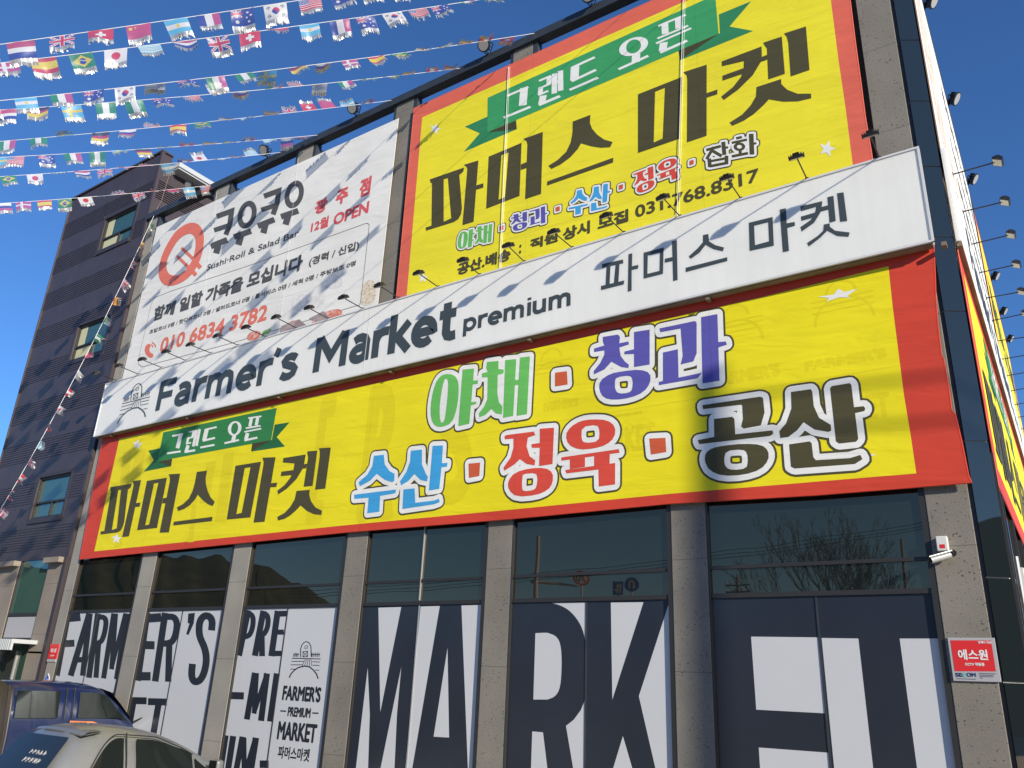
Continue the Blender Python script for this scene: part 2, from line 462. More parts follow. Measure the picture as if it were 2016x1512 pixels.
def S(x0, y0, x1, y1, w):
    return stroke([(x0, y0), (x1, y1)], w)[0]
def ellip(cx, cy, rx, ry, n=28, sh=0.0):
    return [(cx + rx*cos(2*pi*i/n) + sh*sin(2*pi*i/n)*ry, cy + ry*sin(2*pi*i/n)) for i in range(n)]
def smooth(pts, it=2):
    """Chaikin corner cutting for traced round shapes"""
    for _ in range(it):
        q = []
        for i in range(len(pts)):
            a, b = pts[i], pts[(i+1) % len(pts)]
            q += [(a[0]*.75+b[0]*.25, a[1]*.75+b[1]*.25), (a[0]*.25+b[0]*.75, a[1]*.25+b[1]*.75)]
        pts = q
    return pts
def csm(pts, it=2):
    """corner cutting of an open traced line, ends kept"""
    if len(pts) < 5: return pts
    for _ in range(it):
        q = [pts[0]]
        for i in range(len(pts)-1):
            a, b = pts[i], pts[i+1]
            q += [(a[0]*.75+b[0]*.25, a[1]*.75+b[1]*.25), (a[0]*.25+b[0]*.75, a[1]*.25+b[1]*.75)]
        pts = q + [pts[-1]]
    return pts
def affine(src, dst):
    """affine map of the plane from three point pairs"""
    A = Matrix([(p[0], p[1], 1) for p in src]).inverted()
    mx = A @ Vector([d[0] for d in dst]); mz = A @ Vector([d[1] for d in dst])
    return lambda p: (mx[0]*p[0]+mx[1]*p[1]+mx[2], mz[0]*p[0]+mz[1]*p[1]+mz[2])

_tc = {}
def text_mesh(body):
    if body not in _tc:
        c = bpy.data.curves.new('lettering', 'FONT')
        c.body = body
        c.resolution_u = 3
        o = bpy.data.objects.new('lettering', c)
        COL.objects.link(o)
        me = bpy.data.meshes.new_from_object(o)
        vs = [(v.co.x, v.co.y) for v in me.vertices]
        fs = [tuple(p.vertices) for p in me.polygons]
        bpy.data.objects.remove(o); bpy.data.curves.remove(c); bpy.data.meshes.remove(me)
        _tc[body] = (vs, fs)
    return _tc[body]
def text(ink, body, bl, tr, bold=0.0, n=8):
    """set a line of type so that its box runs from bl to tr (plane coordinates)"""
    vs, fs = text_mesh(body)
    x0 = min(v[0] for v in vs); x1 = max(v[0] for v in vs); y0 = min(v[1] for v in vs); y1 = max(v[1] for v in vs)
    r = bold
    sx = (tr[0]-bl[0]-2*r)/(x1-x0); sy = (tr[1]-bl[1]-2*r)/(y1-y0)
    base = [(bl[0]+r+(v[0]-x0)*sx, bl[1]+r+(v[1]-y0)*sy) for v in vs]
    ink.tri(base, fs)
    if r > 0:
        for k in range(n):
            a = 2*pi*k/n
            ink.tri([(p[0]+r*cos(a), p[1]+r*sin(a)) for p in base], fs)
# ------------------------------------------------------------------ traced lettering (crop coordinates of the photograph)
def mapper(c, Y):
    return lambda p: at(*c(p[0], p[1]), Y)
def mp_shape(shape, f):
    """shape = list of loops (outer, holes...)"""
    return [[f(p) for p in l] for l in shape]
YB = -0.075       # lower banner cloth
YU = -0.055       # upper banners
YS = -0.225       # face of the white sign box
cA = crop(190, 780, 4.289)
# the five big syllables of the lower banner, 'pa meo seu ma ket'
SYL = {
 'pa': [[[(118,768),(300,738),(290,770),(272,785),(118,800)]], [[(126,792),(187,785),(132,1122),(130,1136),(66,1142)]],
        [[(209,782),(268,778),(236,1060),(222,1105),(172,1118)]], [[(36,1142),(130,1130),(178,1113),(226,1098),(205,1135),(180,1150),(34,1168)]],
        [[(303,716),(378,708),(275,1183),(217,1190),(313,760),(314,742)]], [[(330,903),(372,898),(366,933),(326,936)]]],
 'meo': [[[(427,715),(596,688),(512,1112),(343,1132)], [(487,737),(524,731),(445,1085),(412,1090)]],
         [[(610,660),(708,653),(612,1150),(533,1153),(620,720),(622,690)]], [[(563,862),(605,855),(597,903),(555,906)]]],
 'seu': [[[(848,640),(936,627),(923,690),(925,740),(940,800),(965,855),(1000,893),(982,928),(940,912),(900,880),(857,832),(835,870),(790,920),(740,953),(690,970),(680,938),(730,912),(780,865),(812,800),(832,730)]],
         [[(655,1060),(982,1018),(975,1055),(648,1092)]]],
 'ma': [[[(1175,588),(1390,553),(1300,1023),(1100,1042)], [(1253,607),(1302,599),(1227,985),(1182,996)]],
        [[(1402,520),(1513,515),(1420,1060),(1327,1068),(1410,585),(1413,553)]], [[(1470,735),(1527,730),(1520,766),(1465,769)]]],
 'ket': [[[(1580,522),(1768,492),(1750,600),(1690,700),(1610,780),(1535,830),(1528,798),(1590,750),(1640,685),(1664,620),(1674,568),(1574,560)]],
         [[(1563,637),(1675,622),(1662,665),(1556,675)]], [[(1780,466),(1866,459),(1826,757),(1750,765),(1788,520),(1783,490)]],
         [[(1735,578),(1780,570),(1772,608),(1722,614)]], [[(1880,440),(1980,433),(1933,780),(1847,790),(1885,520),(1887,470)]],
         [[(1690,800),(1803,790),(1797,830),(1812,885),(1850,940),(1905,967),(1900,1003),(1840,998),(1780,970),(1725,922),(1690,960),(1640,1005),(1590,1035),(1535,1050),(1527,1020),(1590,985),(1640,930),(1675,870)]]],
}
def Q(*polys): return [[p] for p in polys]
RIB = {
 'tail': [[[(437,460),(545,437),(520,550),(640,528),(630,592),(398,637),(485,540)]], [[(1505,240),(1632,220),(1522,345),(1592,425),(1305,468),(1315,400),(1480,370)]]],
 'main': [[[(565,305),(1523,98),(1475,372),(515,550)]]],
 'fold': [[[(520,552),(637,530),(628,593)]], [[(1317,400),(1475,371),(1310,464)]]],
 'text': Q(S(640,337,732,320,15), S(716,316,685,440,32), S(597,484,712,466,16),
   S(780,303,832,293,13), S(824,296,812,345,20), S(772,355,818,347,13), S(777,352,765,402,20), S(757,402,800,393,13), S(848,285,818,425,22), S(873,278,845,420,22), S(828,352,862,347,14), S(775,415,757,470,28), S(745,472,835,456,18),
   S(918,284,1016,261,15), S(932,282,910,375,34), S(898,378,1002,352,16), S(878,434,998,411,16),
   S(1166,330,1152,388,32), S(1082,398,1205,370,16), S(1283,186,1394,170,13), S(1310,184,1296,256,26), S(1364,178,1350,248,26), S(1262,271,1386,250,13), S(1250,302,1392,274,13), S(1278,312,1262,365,30), S(1250,374,1360,350,17))
   + [[ellip(1168,273,57,62,28,-0.12), ellip(1168,273,29,48,28,-0.12)]],
}
cB = crop(680, 600, 3.4356); cC = crop(960, 590, 3.6); cD = crop(1340, 700, 4.8)
W = {}   # words of goods: colour, crop, shapes
W['yachae'] = ('ink_green', cB, [
  [smooth([(670,468),(735,472),(768,520),(768,620),(752,720),(722,800),(660,828),(608,822),(580,770),(578,680),(595,580),(625,500)],1), smooth([(685,495),(699,520),(692,640),(676,770),(662,800),(643,792),(638,700),(650,600),(668,515)],1)],
  [[(795,440),(873,432),(840,805),(766,822)]], [[(860,515),(900,511),(897,535),(858,540)]], [[(848,660),(888,655),(885,672),(846,682)]],
  [[(960,388),(1038,380),(1036,435),(1075,440),(1070,465),(1032,475),(1030,600),(1040,660),(1065,690),(1060,742),(1020,735),(990,705),(950,745),(908,762),(905,735),(940,690),(962,640),(965,490),(925,492),(925,465),(965,455),(955,430)]],
  [[(1083,375),(1158,368),(1137,752),(1069,765)]], [[(1183,358),(1250,350),(1230,740),(1160,752)]], [[(1140,512),(1188,507),(1186,540),(1138,546)]]])
W['susan'] = ('ink_blue', cB, [
  [[(195,1022),(262,1015),(268,1080),(300,1125),(335,1145),(333,1190),(320,1200),(270,1185),(215,1143),(170,1190),(100,1228),(92,1200),(150,1150),(185,1090)]],
  [[(62,1285),(345,1250),(340,1275),(237,1293),(232,1400),(150,1410),(160,1305),(62,1313)]],
  [[(445,988),(520,980),(520,1080),(545,1140),(560,1165),(555,1195),(510,1185),(470,1145),(430,1190),(380,1222),(372,1195),(415,1130),(440,1060)]],
  [[(592,955),(662,952),(655,1072),(693,1070),(690,1095),(652,1100),(637,1245),(567,1257)]],
  [[(395,1250),(470,1242),(475,1340),(600,1325),(635,1312),(640,1335),(600,1350),(388,1382)]]])
W['jeongyuk'] = ('ink_red', cC, [
  [[(122,968),(135,960),(330,935),(340,960),(287,978),(278,1040),(300,1110),(340,1140),(335,1175),(280,1165),(232,1130),(190,1170),(120,1213),(115,1190),(165,1120),(185,1050),(185,985),(125,990)]],
  [[(372,915),(473,908),(462,1165),(367,1180),(372,1050),(315,1050),(313,1025),(372,1015)]],
  [smooth([(300,1195),(410,1192),(465,1225),(464,1300),(430,1350),(350,1385),(210,1398),(150,1350),(146,1285),(195,1225)],1), smooth([(255,1235),(345,1228),(357,1265),(350,1325),(330,1350),(255,1360),(245,1330),(248,1260)],1)],
  [smooth([(740,848),(850,853),(908,900),(903,975),(845,1030),(750,1057),(650,1064),(575,1030),(553,960),(590,900),(660,860)],1), smooth([(670,902),(780,886),(797,930),(790,1005),(690,1018),(666,990)],1)],
  [[(525,1118),(930,1060),(938,1085),(525,1142)]], [[(585,1130),(692,1115),(692,1185),(585,1202)]], [[(757,1108),(868,1092),(866,1165),(757,1180)]],
  [[(552,1208),(905,1158),(905,1190),(560,1232)]], [[(787,1190),(906,1160),(905,1310),(790,1325)]]])
W['cheonggwa'] = ('ink_violet', cC, [
  [[(818,265),(925,248),(940,265),(935,310),(1000,297),(1003,318),(935,340),(945,400),(975,440),(1003,462),(1000,485),(950,478),(880,440),(830,495),(755,530),(755,505),(800,450),(830,390),(830,360),(757,372),(757,347),(830,325),(820,300)]],
  [[(1040,230),(1150,213),(1150,460),(1040,478),(1040,385),(972,388),(972,368),(1040,352)]],
  [smooth([(960,508),(1080,495),(1155,520),(1156,590),(1110,655),(1020,695),(900,712),(825,697),(792,640),(797,575),(870,525)],1), smooth([(915,550),(1012,536),(1032,570),(1027,640),(1000,662),(930,667),(906,640),(903,580)],1)],
  [[(1220,205),(1470,152),(1483,165),(1483,380),(1460,438),(1370,460),(1385,400),(1370,205),(1225,232)]],
  [[(1245,375),(1350,352),(1355,556),(1245,580)]], [[(1215,585),(1250,575),(1420,540),(1522,518),(1490,558),(1215,607)]],
  [[(1515,125),(1630,103),(1645,575),(1525,595)]], [[(1630,302),(1690,297),(1697,320),(1634,340)]]])
W['gongsan'] = ('ink_black', cD, [
  [[(207,470),(750,390),(780,400),(795,540),(760,660),(600,690),(575,670),(592,600),(585,470),(570,465),(215,508)]],
  [[(318,600),(490,580),(510,600),(518,745),(870,708),(878,740),(850,760),(180,838),(165,800),(320,770)]],
  [smooth([(400,853),(600,833),(765,843),(833,900),(833,990),(760,1078),(600,1128),(400,1138),(275,1090),(227,1000),(237,920),(300,875)],1), smooth([(430,900),(592,886),(632,920),(640,1000),(625,1067),(500,1085),(428,1062),(410,990)],1)],
  [[(1045,345),(1230,320),(1245,340),(1260,480),(1310,590),(1420,655),(1425,710),(1400,722),(1270,700),(1165,630),(1100,710),(1020,770),(945,780),(935,715),(1000,640),(1050,500)]],
  [[(1430,290),(1600,262),(1615,280),(1640,490),(1730,480),(1745,500),(1740,525),(1650,545),(1680,790),(1660,815),(1500,832),(1470,810),(1415,310)]],
  [[(1028,840),(1220,812),(1240,830),(1255,960),(1280,990),(1600,970),(1700,940),(1720,980),(1650,1025),(1080,1068),(1045,1050)]]])
DOTS = [(cB, [(1420,460),(1500,450),(1505,540),(1420,553)]), (cB, [(835,1075),(913,1068),(908,1158),(838,1172)]), (cC, [(1148,985),(1262,980),(1268,1080),(1160,1098)])]
def star(f, x, y, r, rot=0.0):
    return [f((x + (r if i % 2 == 0 else r*.42)*sin(i*pi/5+rot), y - (r if i % 2 == 0 else r*.42)*cos(i*pi/5+rot))) for i in range(10)]

# ------------------------------------------------------------------ banners
def quad_loop(px, Y): return [at(*p, Y) for p in px]
def sheet(name, loops, Y, m, parent, thick=0.0):
    k = Ink(Y); k.poly(*loops)
    return k.build(name, m, parent)
def frame_and_field(parent, outer, inner, Y, mr, my):
    sheet('red_border', [outer, inner], Y, mr, parent)
    sheet('cloth', [inner], Y, my, parent)
    # folded cloth edge gives the sheet a thickness
    mb = MB()
    n = len(outer)
    for i in range(n):
        a, b = outer[i], outer[(i+1) % n]
        mb.tube([(a[0], Y+.006, a[1]), (b[0], Y+.006, b[1])], 0.009, 5)
    mb.build('hem', mr, parent)
def outlined(parent, name, shapes, Y, m, r1=0.072, r2=0.098):
    a = Ink(Y-.0020); b = Ink(Y-.0045); c = Ink(Y-.0070)
    for sh in shapes:
        a.fat(sh, r2); b.fat(sh, r1); c.poly(*sh)
    o = c.build(name, m, parent)
    b.build('white_outline', M['ink_white'], o)
    a.build('dark_outline', M['ink_black'], o)
    return o

def wavy(a, b, n, amp, ph=0.0):
    """a slack cloth edge: sags inwards between its ties"""
    out = []
    for i in range(n):
        t = i/n
        s = abs(sin(pi*(t*4.0)+ph))*amp
        out.append((a[0]+(b[0]-a[0])*t, a[1]+(b[1]-a[1])*t, s))
    return out
# ---- lower banner
lb = empty('banner', (-9.0, YB, EYE+3.5), 'long yellow and red banner below the white sign, words in green, violet, blue and red', 'banner', 'printed banners on the market front')
outer = [at(157,1101,YB), at(690,1047,YB), at(1010,1021,YB), at(1320,991,YB), at(1600,975,YB), at(1912,950,YB)]
edge_r = [(1906,935),(1893,870),(1880,815),(1873,808),(1867,760),(1857,705),(1853,700),(1846,640),(1842,590),(1840,530),(1838,490)]
outer += [at(*p, YB) for p in edge_r]
outer += [at(1838,470,YB), at(205,848,YB)]
inner = [at(185.5,1085.5,YB), at(690,1033,YB), at(1010,1003,YB), at(1320,972,YB), at(1804,932,YB), at(1793,858,YB), at(1780,780,YB), at(1771,710,YB), at(1762,640,YB), at(1757,600,YB), at(1749,524,YB), at(1500,585,YB), at(1150,664,YB), at(800,742,YB), at(500,806,YB), at(235,864,YB)]
frame_and_field(lb, outer, inner, YB, M['red'], M['yellow'])
fA = mapper(cA, YB)
k = Ink(YB-.003)
for s_ in SYL.values():
    for sh in s_: k.poly(*mp_shape(sh, fA))
k.build('headline', M['ink_black'], lb)
def ribbon(parent, Y, f, mats):
    o = None
    for i, (nm, key) in enumerate((('ribbon', 'main'), ('ribbon_tail', 'tail'), ('ribbon_fold', 'fold'), ('ribbon_text', 'text'))):
        groups = [[sh] for sh in RIB[key]] if key in ('tail', 'fold') else [RIB[key]]
        for gsh in groups:
            kk = Ink(Y - (0.002, 0.001, 0.003, 0.004)[i])
            for sh in gsh: kk.poly(*mp_shape(sh, f))
            ob = kk.build(nm, mats[i], parent if o is None else o)
            if o is None: o = ob
RM = [M['rib_green'], M['rib_green2'], M['rib_fold'], M['ink_white']]
ribbon(lb, YB, fA, RM)
for key, nm in (('yachae','vegetable_word'), ('susan','seafood_word'), ('jeongyuk','meat_word'), ('cheonggwa','fruit_word'), ('gongsan','goods_word')):
    col_, c_, shp = W[key]
    outlined(lb, nm, [mp_shape(s_, mapper(c_, YB)) for s_ in shp], YB, M[col_])
for c_, q in DOTS: outlined(lb, 'separator_dot', [[quad_loop([c_(*p) for p in q], YB)]], YB, M['ink_dot'])
k = Ink(YB-.0022)
cS = crop(1100, 520, 2.3718)
k.poly([at(*cS(*p), YB) for p in [(1210,153),(1285,142),(1305,115),(1335,130),(1395,115),(1345,150),(1365,157),(1310,155),(1250,175),(1262,158)]])
k.poly([at(*cD(*p), YB) for p in [(1770,935),(1858,932),(1780,958)]])
k.build('white_star', M['ink_white'], lb)
for a_ in ((345, 408, 46, 0.15), (170, 1203, 46, 0.1)):
    k = Ink(YB-.0022); k.poly(star(fA, *a_)); k.build('white_star', M['ink_white'], lb)
# the old shop sign shows faintly through the thin cloth
k = Ink(YB-.0006)
f2 = crop(450, 600, 2.88)
for body_, bl_, tr_ in (('E', (600,1035), (665,775)), ('R', (700,1030), (800,745)), ('S', (845,1000), (945,735))):
    k = Ink(YB-.0006); text(k, body_, at(*bl_, YB), at(*tr_, YB), .07, 10); k.build('show_through', M['ghost'], lb)
for q in ([(225,470),(300,450),(215,1270),(150,1280)], [(330,470),(420,440),(350,800),(250,820)], [(930,560),(1010,540),(950,900),(870,910)], [(1075,490),(1165,470),(1090,1060),(1000,1060)], [(830,700),(860,690),(820,1230),(770,1235)]):
    k = Ink(YB-.0007); k.poly([fA(p) for p in q]); k.build('show_through', M['ghost'], lb)
for (bx, bz), (tx, tz), s_ in ((at(1070,812,YB), at(1140,780,YB), "FARMER'S"), (at(1190,826,YB), at(1265,808,YB), 'PREMIUM'), (at(1165,900,YB), at(1290,830,YB), 'MARKET'), (at(1405,762,YB), at(1535,712,YB), "FARMER'S"), (at(1585,732,YB), at(1745,682,YB), "FARMER'S"), (at(1600,840,YB), at(1750,770,YB), 'MARKET')):
    k = Ink(YB-.0006); text(k, s_, (bx, bz), (tx, tz), 0.014, 6); k.build('show_through', M['ghost'], lb)
for cx_, cy_ in ((1085,735), (1450,655), (1660,610)):
    a_ = at(cx_, cy_, YB); k = Ink(YB-.0008)
    pts = [(a_[0]+.33*cos(t*pi/12), a_[1]-.15+.33*sin(t*pi/12)) for t in range(13)]
    for q in stroke(pts, .03): k.poly(q)
    pts = [(a_[0]+.17*cos(t*pi/12), a_[1]+.22+.17*sin(t*pi/12)) for t in range(13)]
    for q in stroke(pts, .03): k.poly(q)
    for dz in (.02, .10, .17): k.poly(S(a_[0]-.35, a_[1]+dz, a_[0]+.35, a_[1]+dz, .02))
    k.build('show_through', M['ghost'], lb)

# ---- upper yellow banner
ub = empty('banner', (-5.1, YU, EYE+6.3), 'upper yellow banner with pale red border and a telephone number, right of the white banner', 'banner', 'printed banners on the market front')
zt = at(815,213,YU)[1]
xl = at(815,213,YU)[0]
oL = at(782,592,YU)
outer = [(xl+.03, EYE+4.9+1.0), at(1718,325,YU), at(1715,300,YU), at(1703,230,YU), at(1694,160,YU), at(1683,80,YU), at(1673,0,YU), (at(1673,0,YU)[0]-.02, zt), (xl, zt)]
il = at(831,234,YU); ir = at(1635.6,0,YU); irb = at(1679,323,YU)
zi = at(1300,24,YU)[1]
inner = [at(800,590,YU), at(1679,326,YU), at(1665,215,YU), at(1651,120,YU), ir, (ir[0]-.02, zi), (il[0], zi)]
outer[0] = at(779,597,YU)
outer[1] = at(1719,330,YU)
inner[0] = (inner[0][0], inner[1][1]) if False else inner[0]
frame_and_field(ub, outer, inner, YU, M['red_up'], M['yellow_up'])
c5 = crop(820, 40, 2.4585); c7 = crop(880, 260, 3.15)
anch = {'pa': ([(118,768),(378,708),(35,1168)], [(65,770),(300,678),(48,1018)]), 'meo': ([(427,715),(708,653),(343,1132)], [(350,660),(612,540),(338,912)]),
        'seu': ([(848,640),(982,1018),(648,1092)], [(757,490),(953,665),(632,800)]), 'ma': ([(1175,588),(1513,515),(1100,1042)], [(1073,358),(1405,215),(1073,642)]),
        'ket': ([(1580,520),(1980,433),(1535,1050)], [(1478,198),(1885,30),(1530,510)])}
k = Ink(YU-.003)
for key, (sa, sb) in anch.items():
    g = affine([at(*cA(*p), YB) for p in sa], [at(*c5(*p), YU) for p in sb])
    for sh in SYL[key]: k.poly(*mp_shape(sh, lambda p: g(at(*cA(*p), YB))))
k.build('headline', M['ink_black'], ub)
g = affine([at(*cA(*p), YB) for p in [(565,305),(1475,372),(515,550)]], [at(*c5(*p), YU) for p in [(345,375),(1463,66),(343,542)]])
ribbon(ub, YU, lambda p: g(at(*cA(*p), YB)), [M['rib_green_u'], M['rib_green2_u'], M['rib_fold'], M['ink_white']])
def word2(key, c_src, src, dst, nm, colr=None):
    col_, c_, shp = W[key]
    g = affine([at(*c_src(*p), YB) for p in src], [at(*c7(*p), YU) for p in dst])
    outlined(ub, nm, [mp_shape(s_, lambda p: g(at(*c_(*p), YB))) for s_ in shp], YU, M[colr or col_], 0.030, 0.048)
word2('yachae', cB, [(1250,350),(1230,740),(610,825)], [(283,570),(276,680),(80,724)], 'vegetable_word')
word2('cheonggwa', cC, [(1630,103),(1645,575),(830,700)], [(610,460),(612,562),(420,612)], 'fruit_word')
word2('susan', cB, [(662,952),(637,1245),(62,1285)], [(1000,322),(993,432),(757,470)], 'seafood_word')
word2('jeongyuk', cC, [(473,908),(905,1310),(122,965)], [(1280,212),(1432,285),(1158,262)], 'meat_word')
# the last word of the row, 'jap hwa'
JH = Q(S(1610,112,1700,88,16), S(1655,95,1612,168,18), S(1650,118,1705,150,18), S(1715,62,1722,142,24), S(1720,100,1745,95,12),
       S(1628,165,1632,218,22), S(1735,148,1735,200,22), S(1628,183,1735,163,14), S(1632,213,1735,193,16),
       S(1795,40,1830,32,14), S(1768,68,1862,48,14), S(1820,118,1820,142,18), S(1768,152,1868,132,16), S(1888,12,1893,140,28), S(1895,75,1920,70,12)) + [[ellip(1815,92,36,26,20), ellip(1815,92,16,12,20)]]
outlined(ub, 'groceries_word', [mp_shape(s_, mapper(c7, YU)) for s_ in JH], YU, M['ink_black'], 0.034, 0.052)
for x, y in ((340,595),(688,478),(1080,342),(1518,190)): outlined(ub, 'separator_dot', [[[at(*c7(x+dx*13, y-dx*4+dy*14), YU) for dx, dy in ((-1,-1),(1,-1),(1,1),(-1,1))]]], YU, M['ink_dot'], 0.03, 0.045)
def txt(ink, body, c_, bl, tr, Y, bold): text(ink, body, at(*c_(*bl), Y), at(*c_(*tr), Y), bold)
for body_, bl_, tr_, bo_ in (('공산.배송', (62,893), (398,715), .013), (':', (447,757), (463,695), .013), ('직원', (515,733), (690,612), .013), ('상시', (718,678), (888,545), .013), ('모집', (935,612), (1125,474), .013), ('031.768.8317', (1168,535), (1932,222), .008)):
    k = Ink(YU-.003); txt(k, body_, c7, bl_, tr_, YU, bo_); k.build('recruiting_word', M['ink_black'], ub)
k = Ink(YU-.0015)
f3 = lambda p: at(*crop(1300,0,2.816)(*p), YU)
k.poly(star(f3, 925, 825, 48, 0.25)); k.build('white_star', M['ink_white'], ub)
f3 = lambda p: at(*crop(780,200,3.36)(*p), YU)
for a_ in ((258, 180, 40, 0.3), (178, 1165, 36, 0.1)):
    k = Ink(YU-.0015); k.poly(star(f3, *a_)); k.build('white_star', M['ink_white'], ub)
for (a_, b_) in (((1002,133),(985,535)), ((1347,-30),(1334,432))):
    mb = MB()
    A_, B_ = at(*a_, YU), at(*b_, YU)
    mb.tube([(A_[0], YU-.016, A_[1]), (B_[0], YU-.02, B_[1]-.02)], .0042, 5)
    mb.tube([(A_[0]+.03, YU-.016, A_[1]), (B_[0]+.03, YU-.02, B_[1]-.02)], .0022, 4)
    mb.tube([(B_[0]+.02, YU-.022, B_[1]+.1), (B_[0]-.05, YU-.03, B_[1]+.03), (B_[0]+.03, YU-.03, B_[1]-.12)], .005, 5)
    mb.build('tie_cord', M['rope'], ub)

# ---- white restaurant banner
wb = empty('banner', (-13.5, YU, EYE+6.3), 'white restaurant recruiting banner with a coral letter Q and grey Korean name', 'banner', 'printed banners on the market front')
cw = crop(250, 300, 3.36)
tl, tr_, bl_ = at(311,440,YU), at(780,242,YU), at(248,724,YU)
x0, x1, z1, z0 = tl[0]-.02, tr_[0]+.05, tr_[1]+.09, EYE+5.9
sheet('cloth', [[(x0,z0),(x1,z0),(x1,z1),(x0,z1)]], YU, M['white_cloth'], wb)
mb = MB()
for a_, b_ in (((x0,z0),(x0,z1)), ((x0,z1),(x1,z1)), ((x1,z1),(x1,z0)), ((x1,z0),(x0,z0))):
    mb.tube([(a_[0],YU+.004,a_[1]), (b_[0],YU+.004,b_[1])], .004, 5)
mb.build('hem', M['white_cloth'], wb)
fw = mapper(cw, YU)
k = Ink(YU-.003)
oq = smooth([(410,463),(470,468),(507,520),(512,590),(497,680),(460,770),(400,840),(320,882),(250,884),(213,840),(208,770),(230,680),(275,590),(330,510)], 2)
iq = smooth([(410,535),(440,545),(457,580),(452,650),(430,720),(385,790),(330,817),(280,810),(260,770),(266,710),(300,640),(350,565)], 2)
k.poly(*mp_shape([oq, iq], fw))
k.build('letter_mark', M['ink_coral'], wb)
k = Ink(YU-.0042)
for q in (S(380,790,462,818,34), ): pass
for q in (S(362,632,440,705,20), S(440,705,488,765,27), S(333,686,400,752,20), S(400,752,458,812,27)): k.poly(*mp_shape([q], fw))
k.build('chopsticks', M['ink_coral'], wb)
k = Ink(YU-.003)
NM = []
for dx, dy in ((0,0), (312,-134)):
    NM += [[q] for q in stroke([(595+dx,424+dy),(693+dx,388+dy),(682+dx,470+dy),(655+dx,545+dy)], 34)]
    NM += Q(S(577+dx,515+dy,678+dx,482+dy,31), S(555+dx,622+dy,664+dx,578+dy,38), S(606+dx,605+dy,591+dx,668+dy,42))
    NM += Q(S(708+dx,560+dy,822+dx,520+dy,38), S(756+dx,550+dy,738+dx,612+dy,42))
    NM += [[ellip(795+dx,412+dy,62,92,28,-.18), ellip(795+dx,412+dy,30,55,28,-.18)]]
for sh in NM: k.poly(*mp_shape(sh, fw))
k.build('restaurant_name', M['ink_grey'], wb)
k = Ink(YU-.003)
txt(k, 'Sushi·Roll & Salad Bar', cw, (524,785), (1142,508), YU, .006)
txt(k, '함께 일할 가족을 모십니다', cw, (168,1122), (1172,668), YU, .021)
txt(k, '(경력 / 신입)', cw, (1200,765), (1542,580), YU, .008)
txt(k, '초밥코너 0명 / 핫디쉬코너 0명 / 샐러드코너 0명 / 홀서비스 0명 / 세척 0명 / 주방보조 0명', cw, (146,1205), (1516,712), YU, .005)
fr = [(170,990),(178,962),(300,915),(800,752),(1585,468),(1603,476),(1598,530),(1548,980),(1540,1010),(1500,1020),(700,1260),(100,1420),(76,1400),(85,1330),(160,1010)]
for q in stroke([fw(p) for p in fr + fr[:1]], .010): k.poly(q)
k.build('recruiting_text', M['ink_grey'], wb)
k = Ink(YU-.003)
txt(k, '광', cw, (1237,418), (1333,290), YU, .02)
txt(k, '주', cw, (1375,358), (1472,222), YU, .02)
txt(k, '점', cw, (1532,305), (1622,150), YU, .02)
txt(k, '12월', cw, (1213,535), (1340,415), YU, .011)
txt(k, 'OPEN', cw, (1362,488), (1606,318), YU, .014)
k.build('branch_text', M['ink_rose'], wb)
k = Ink(YU-.003)
txt(k, '010 6834 3782', cw, (212,1330), (940,1000), YU, .017)
for sh in [smooth([(128,1275),(150,1262),(158,1280),(148,1300),(152,1325),(172,1330),(178,1348),(160,1362),(135,1350),(118,1320),(118,1295)],1)]: k.poly([fw(p) for p in sh])
for r_ in (22, 40):
    for q in stroke([(150+r_*cos(a_), 1290-r_*sin(a_)*.9) for a_ in (0.0,.3,.6,.9,1.2)], 8): k.poly([fw(p) for p in q])
k.build('telephone_line', M['ink_coral'], wb)
# printed food pictures along the foot of the banner
def food(name, c1, c2, sc):
    m, nt, b = newmat(name)
    geo = nt.nodes.new('ShaderNodeNewGeometry'); n = nt.nodes.new('ShaderNodeTexNoise'); n.inputs['Scale'].default_value = sc; n.inputs['Detail'].default_value = 4
    n.inputs['Distortion'].default_value = 1.5
    nt.links.new(geo.outputs['Position'], n.inputs['Vector'])
    rp = nt.nodes.new('ShaderNodeValToRGB'); rp.color_ramp.elements[0].position = .42; rp.color_ramp.elements[1].position = .6
    rp.color_ramp.elements[0].color = (*c1, 1); rp.color_ramp.elements[1].color = (*c2, 1)
    nt.links.new(n.outputs['Fac'], rp.inputs['Fac']); nt.links.new(rp.outputs['Color'], b.inputs['Base Color']); b.inputs['Roughness'].default_value = .6
    return m
fd = [(food('printed_salmon', (.55,.16,.10), (.68,.42,.36), 7), [smooth([(1225,1100),(1290,1060),(1400,1032),(1425,1050),(1428,1090),(1390,1115),(1290,1140),(1225,1135)],2), smooth([(1040,1150),(1090,1112),(1150,1112),(1180,1150),(1120,1190),(1050,1200)],2), smooth([(790,1215),(830,1180),(880,1180),(890,1210),(850,1245),(800,1245)],2)]),
      (food('printed_dark_plate', (.26,.20,.20), (.40,.33,.31), 3), [[(1005,1215),(1022,1150),(1140,1105),(1195,1150),(1185,1165)], [(1205,1100),(1300,1050),(1340,1090),(1280,1140)]]),
      (food('printed_noodles', (.52,.42,.27), (.70,.64,.54), 12), [smooth([(1560,880),(1600,840),(1640,850),(1650,900),(1642,985),(1600,1015),(1545,1010),(1545,940)],2)]),
      (food('printed_greens', (.18,.36,.10), (.66,.66,.60), 6), [smooth([(895,1180),(960,1160),(965,1200),(940,1230),(890,1225)],2)]),
      (food('printed_rice', (.60,.59,.57), (.71,.70,.68), 6), [smooth([(1090,960),(1180,930),(1240,960),(1330,930),(1300,1010),(1200,1060),(1090,1040)],2), smooth([(1280,850),(1340,790),(1420,820),(1430,880),(1380,905),(1290,890)],2)])]
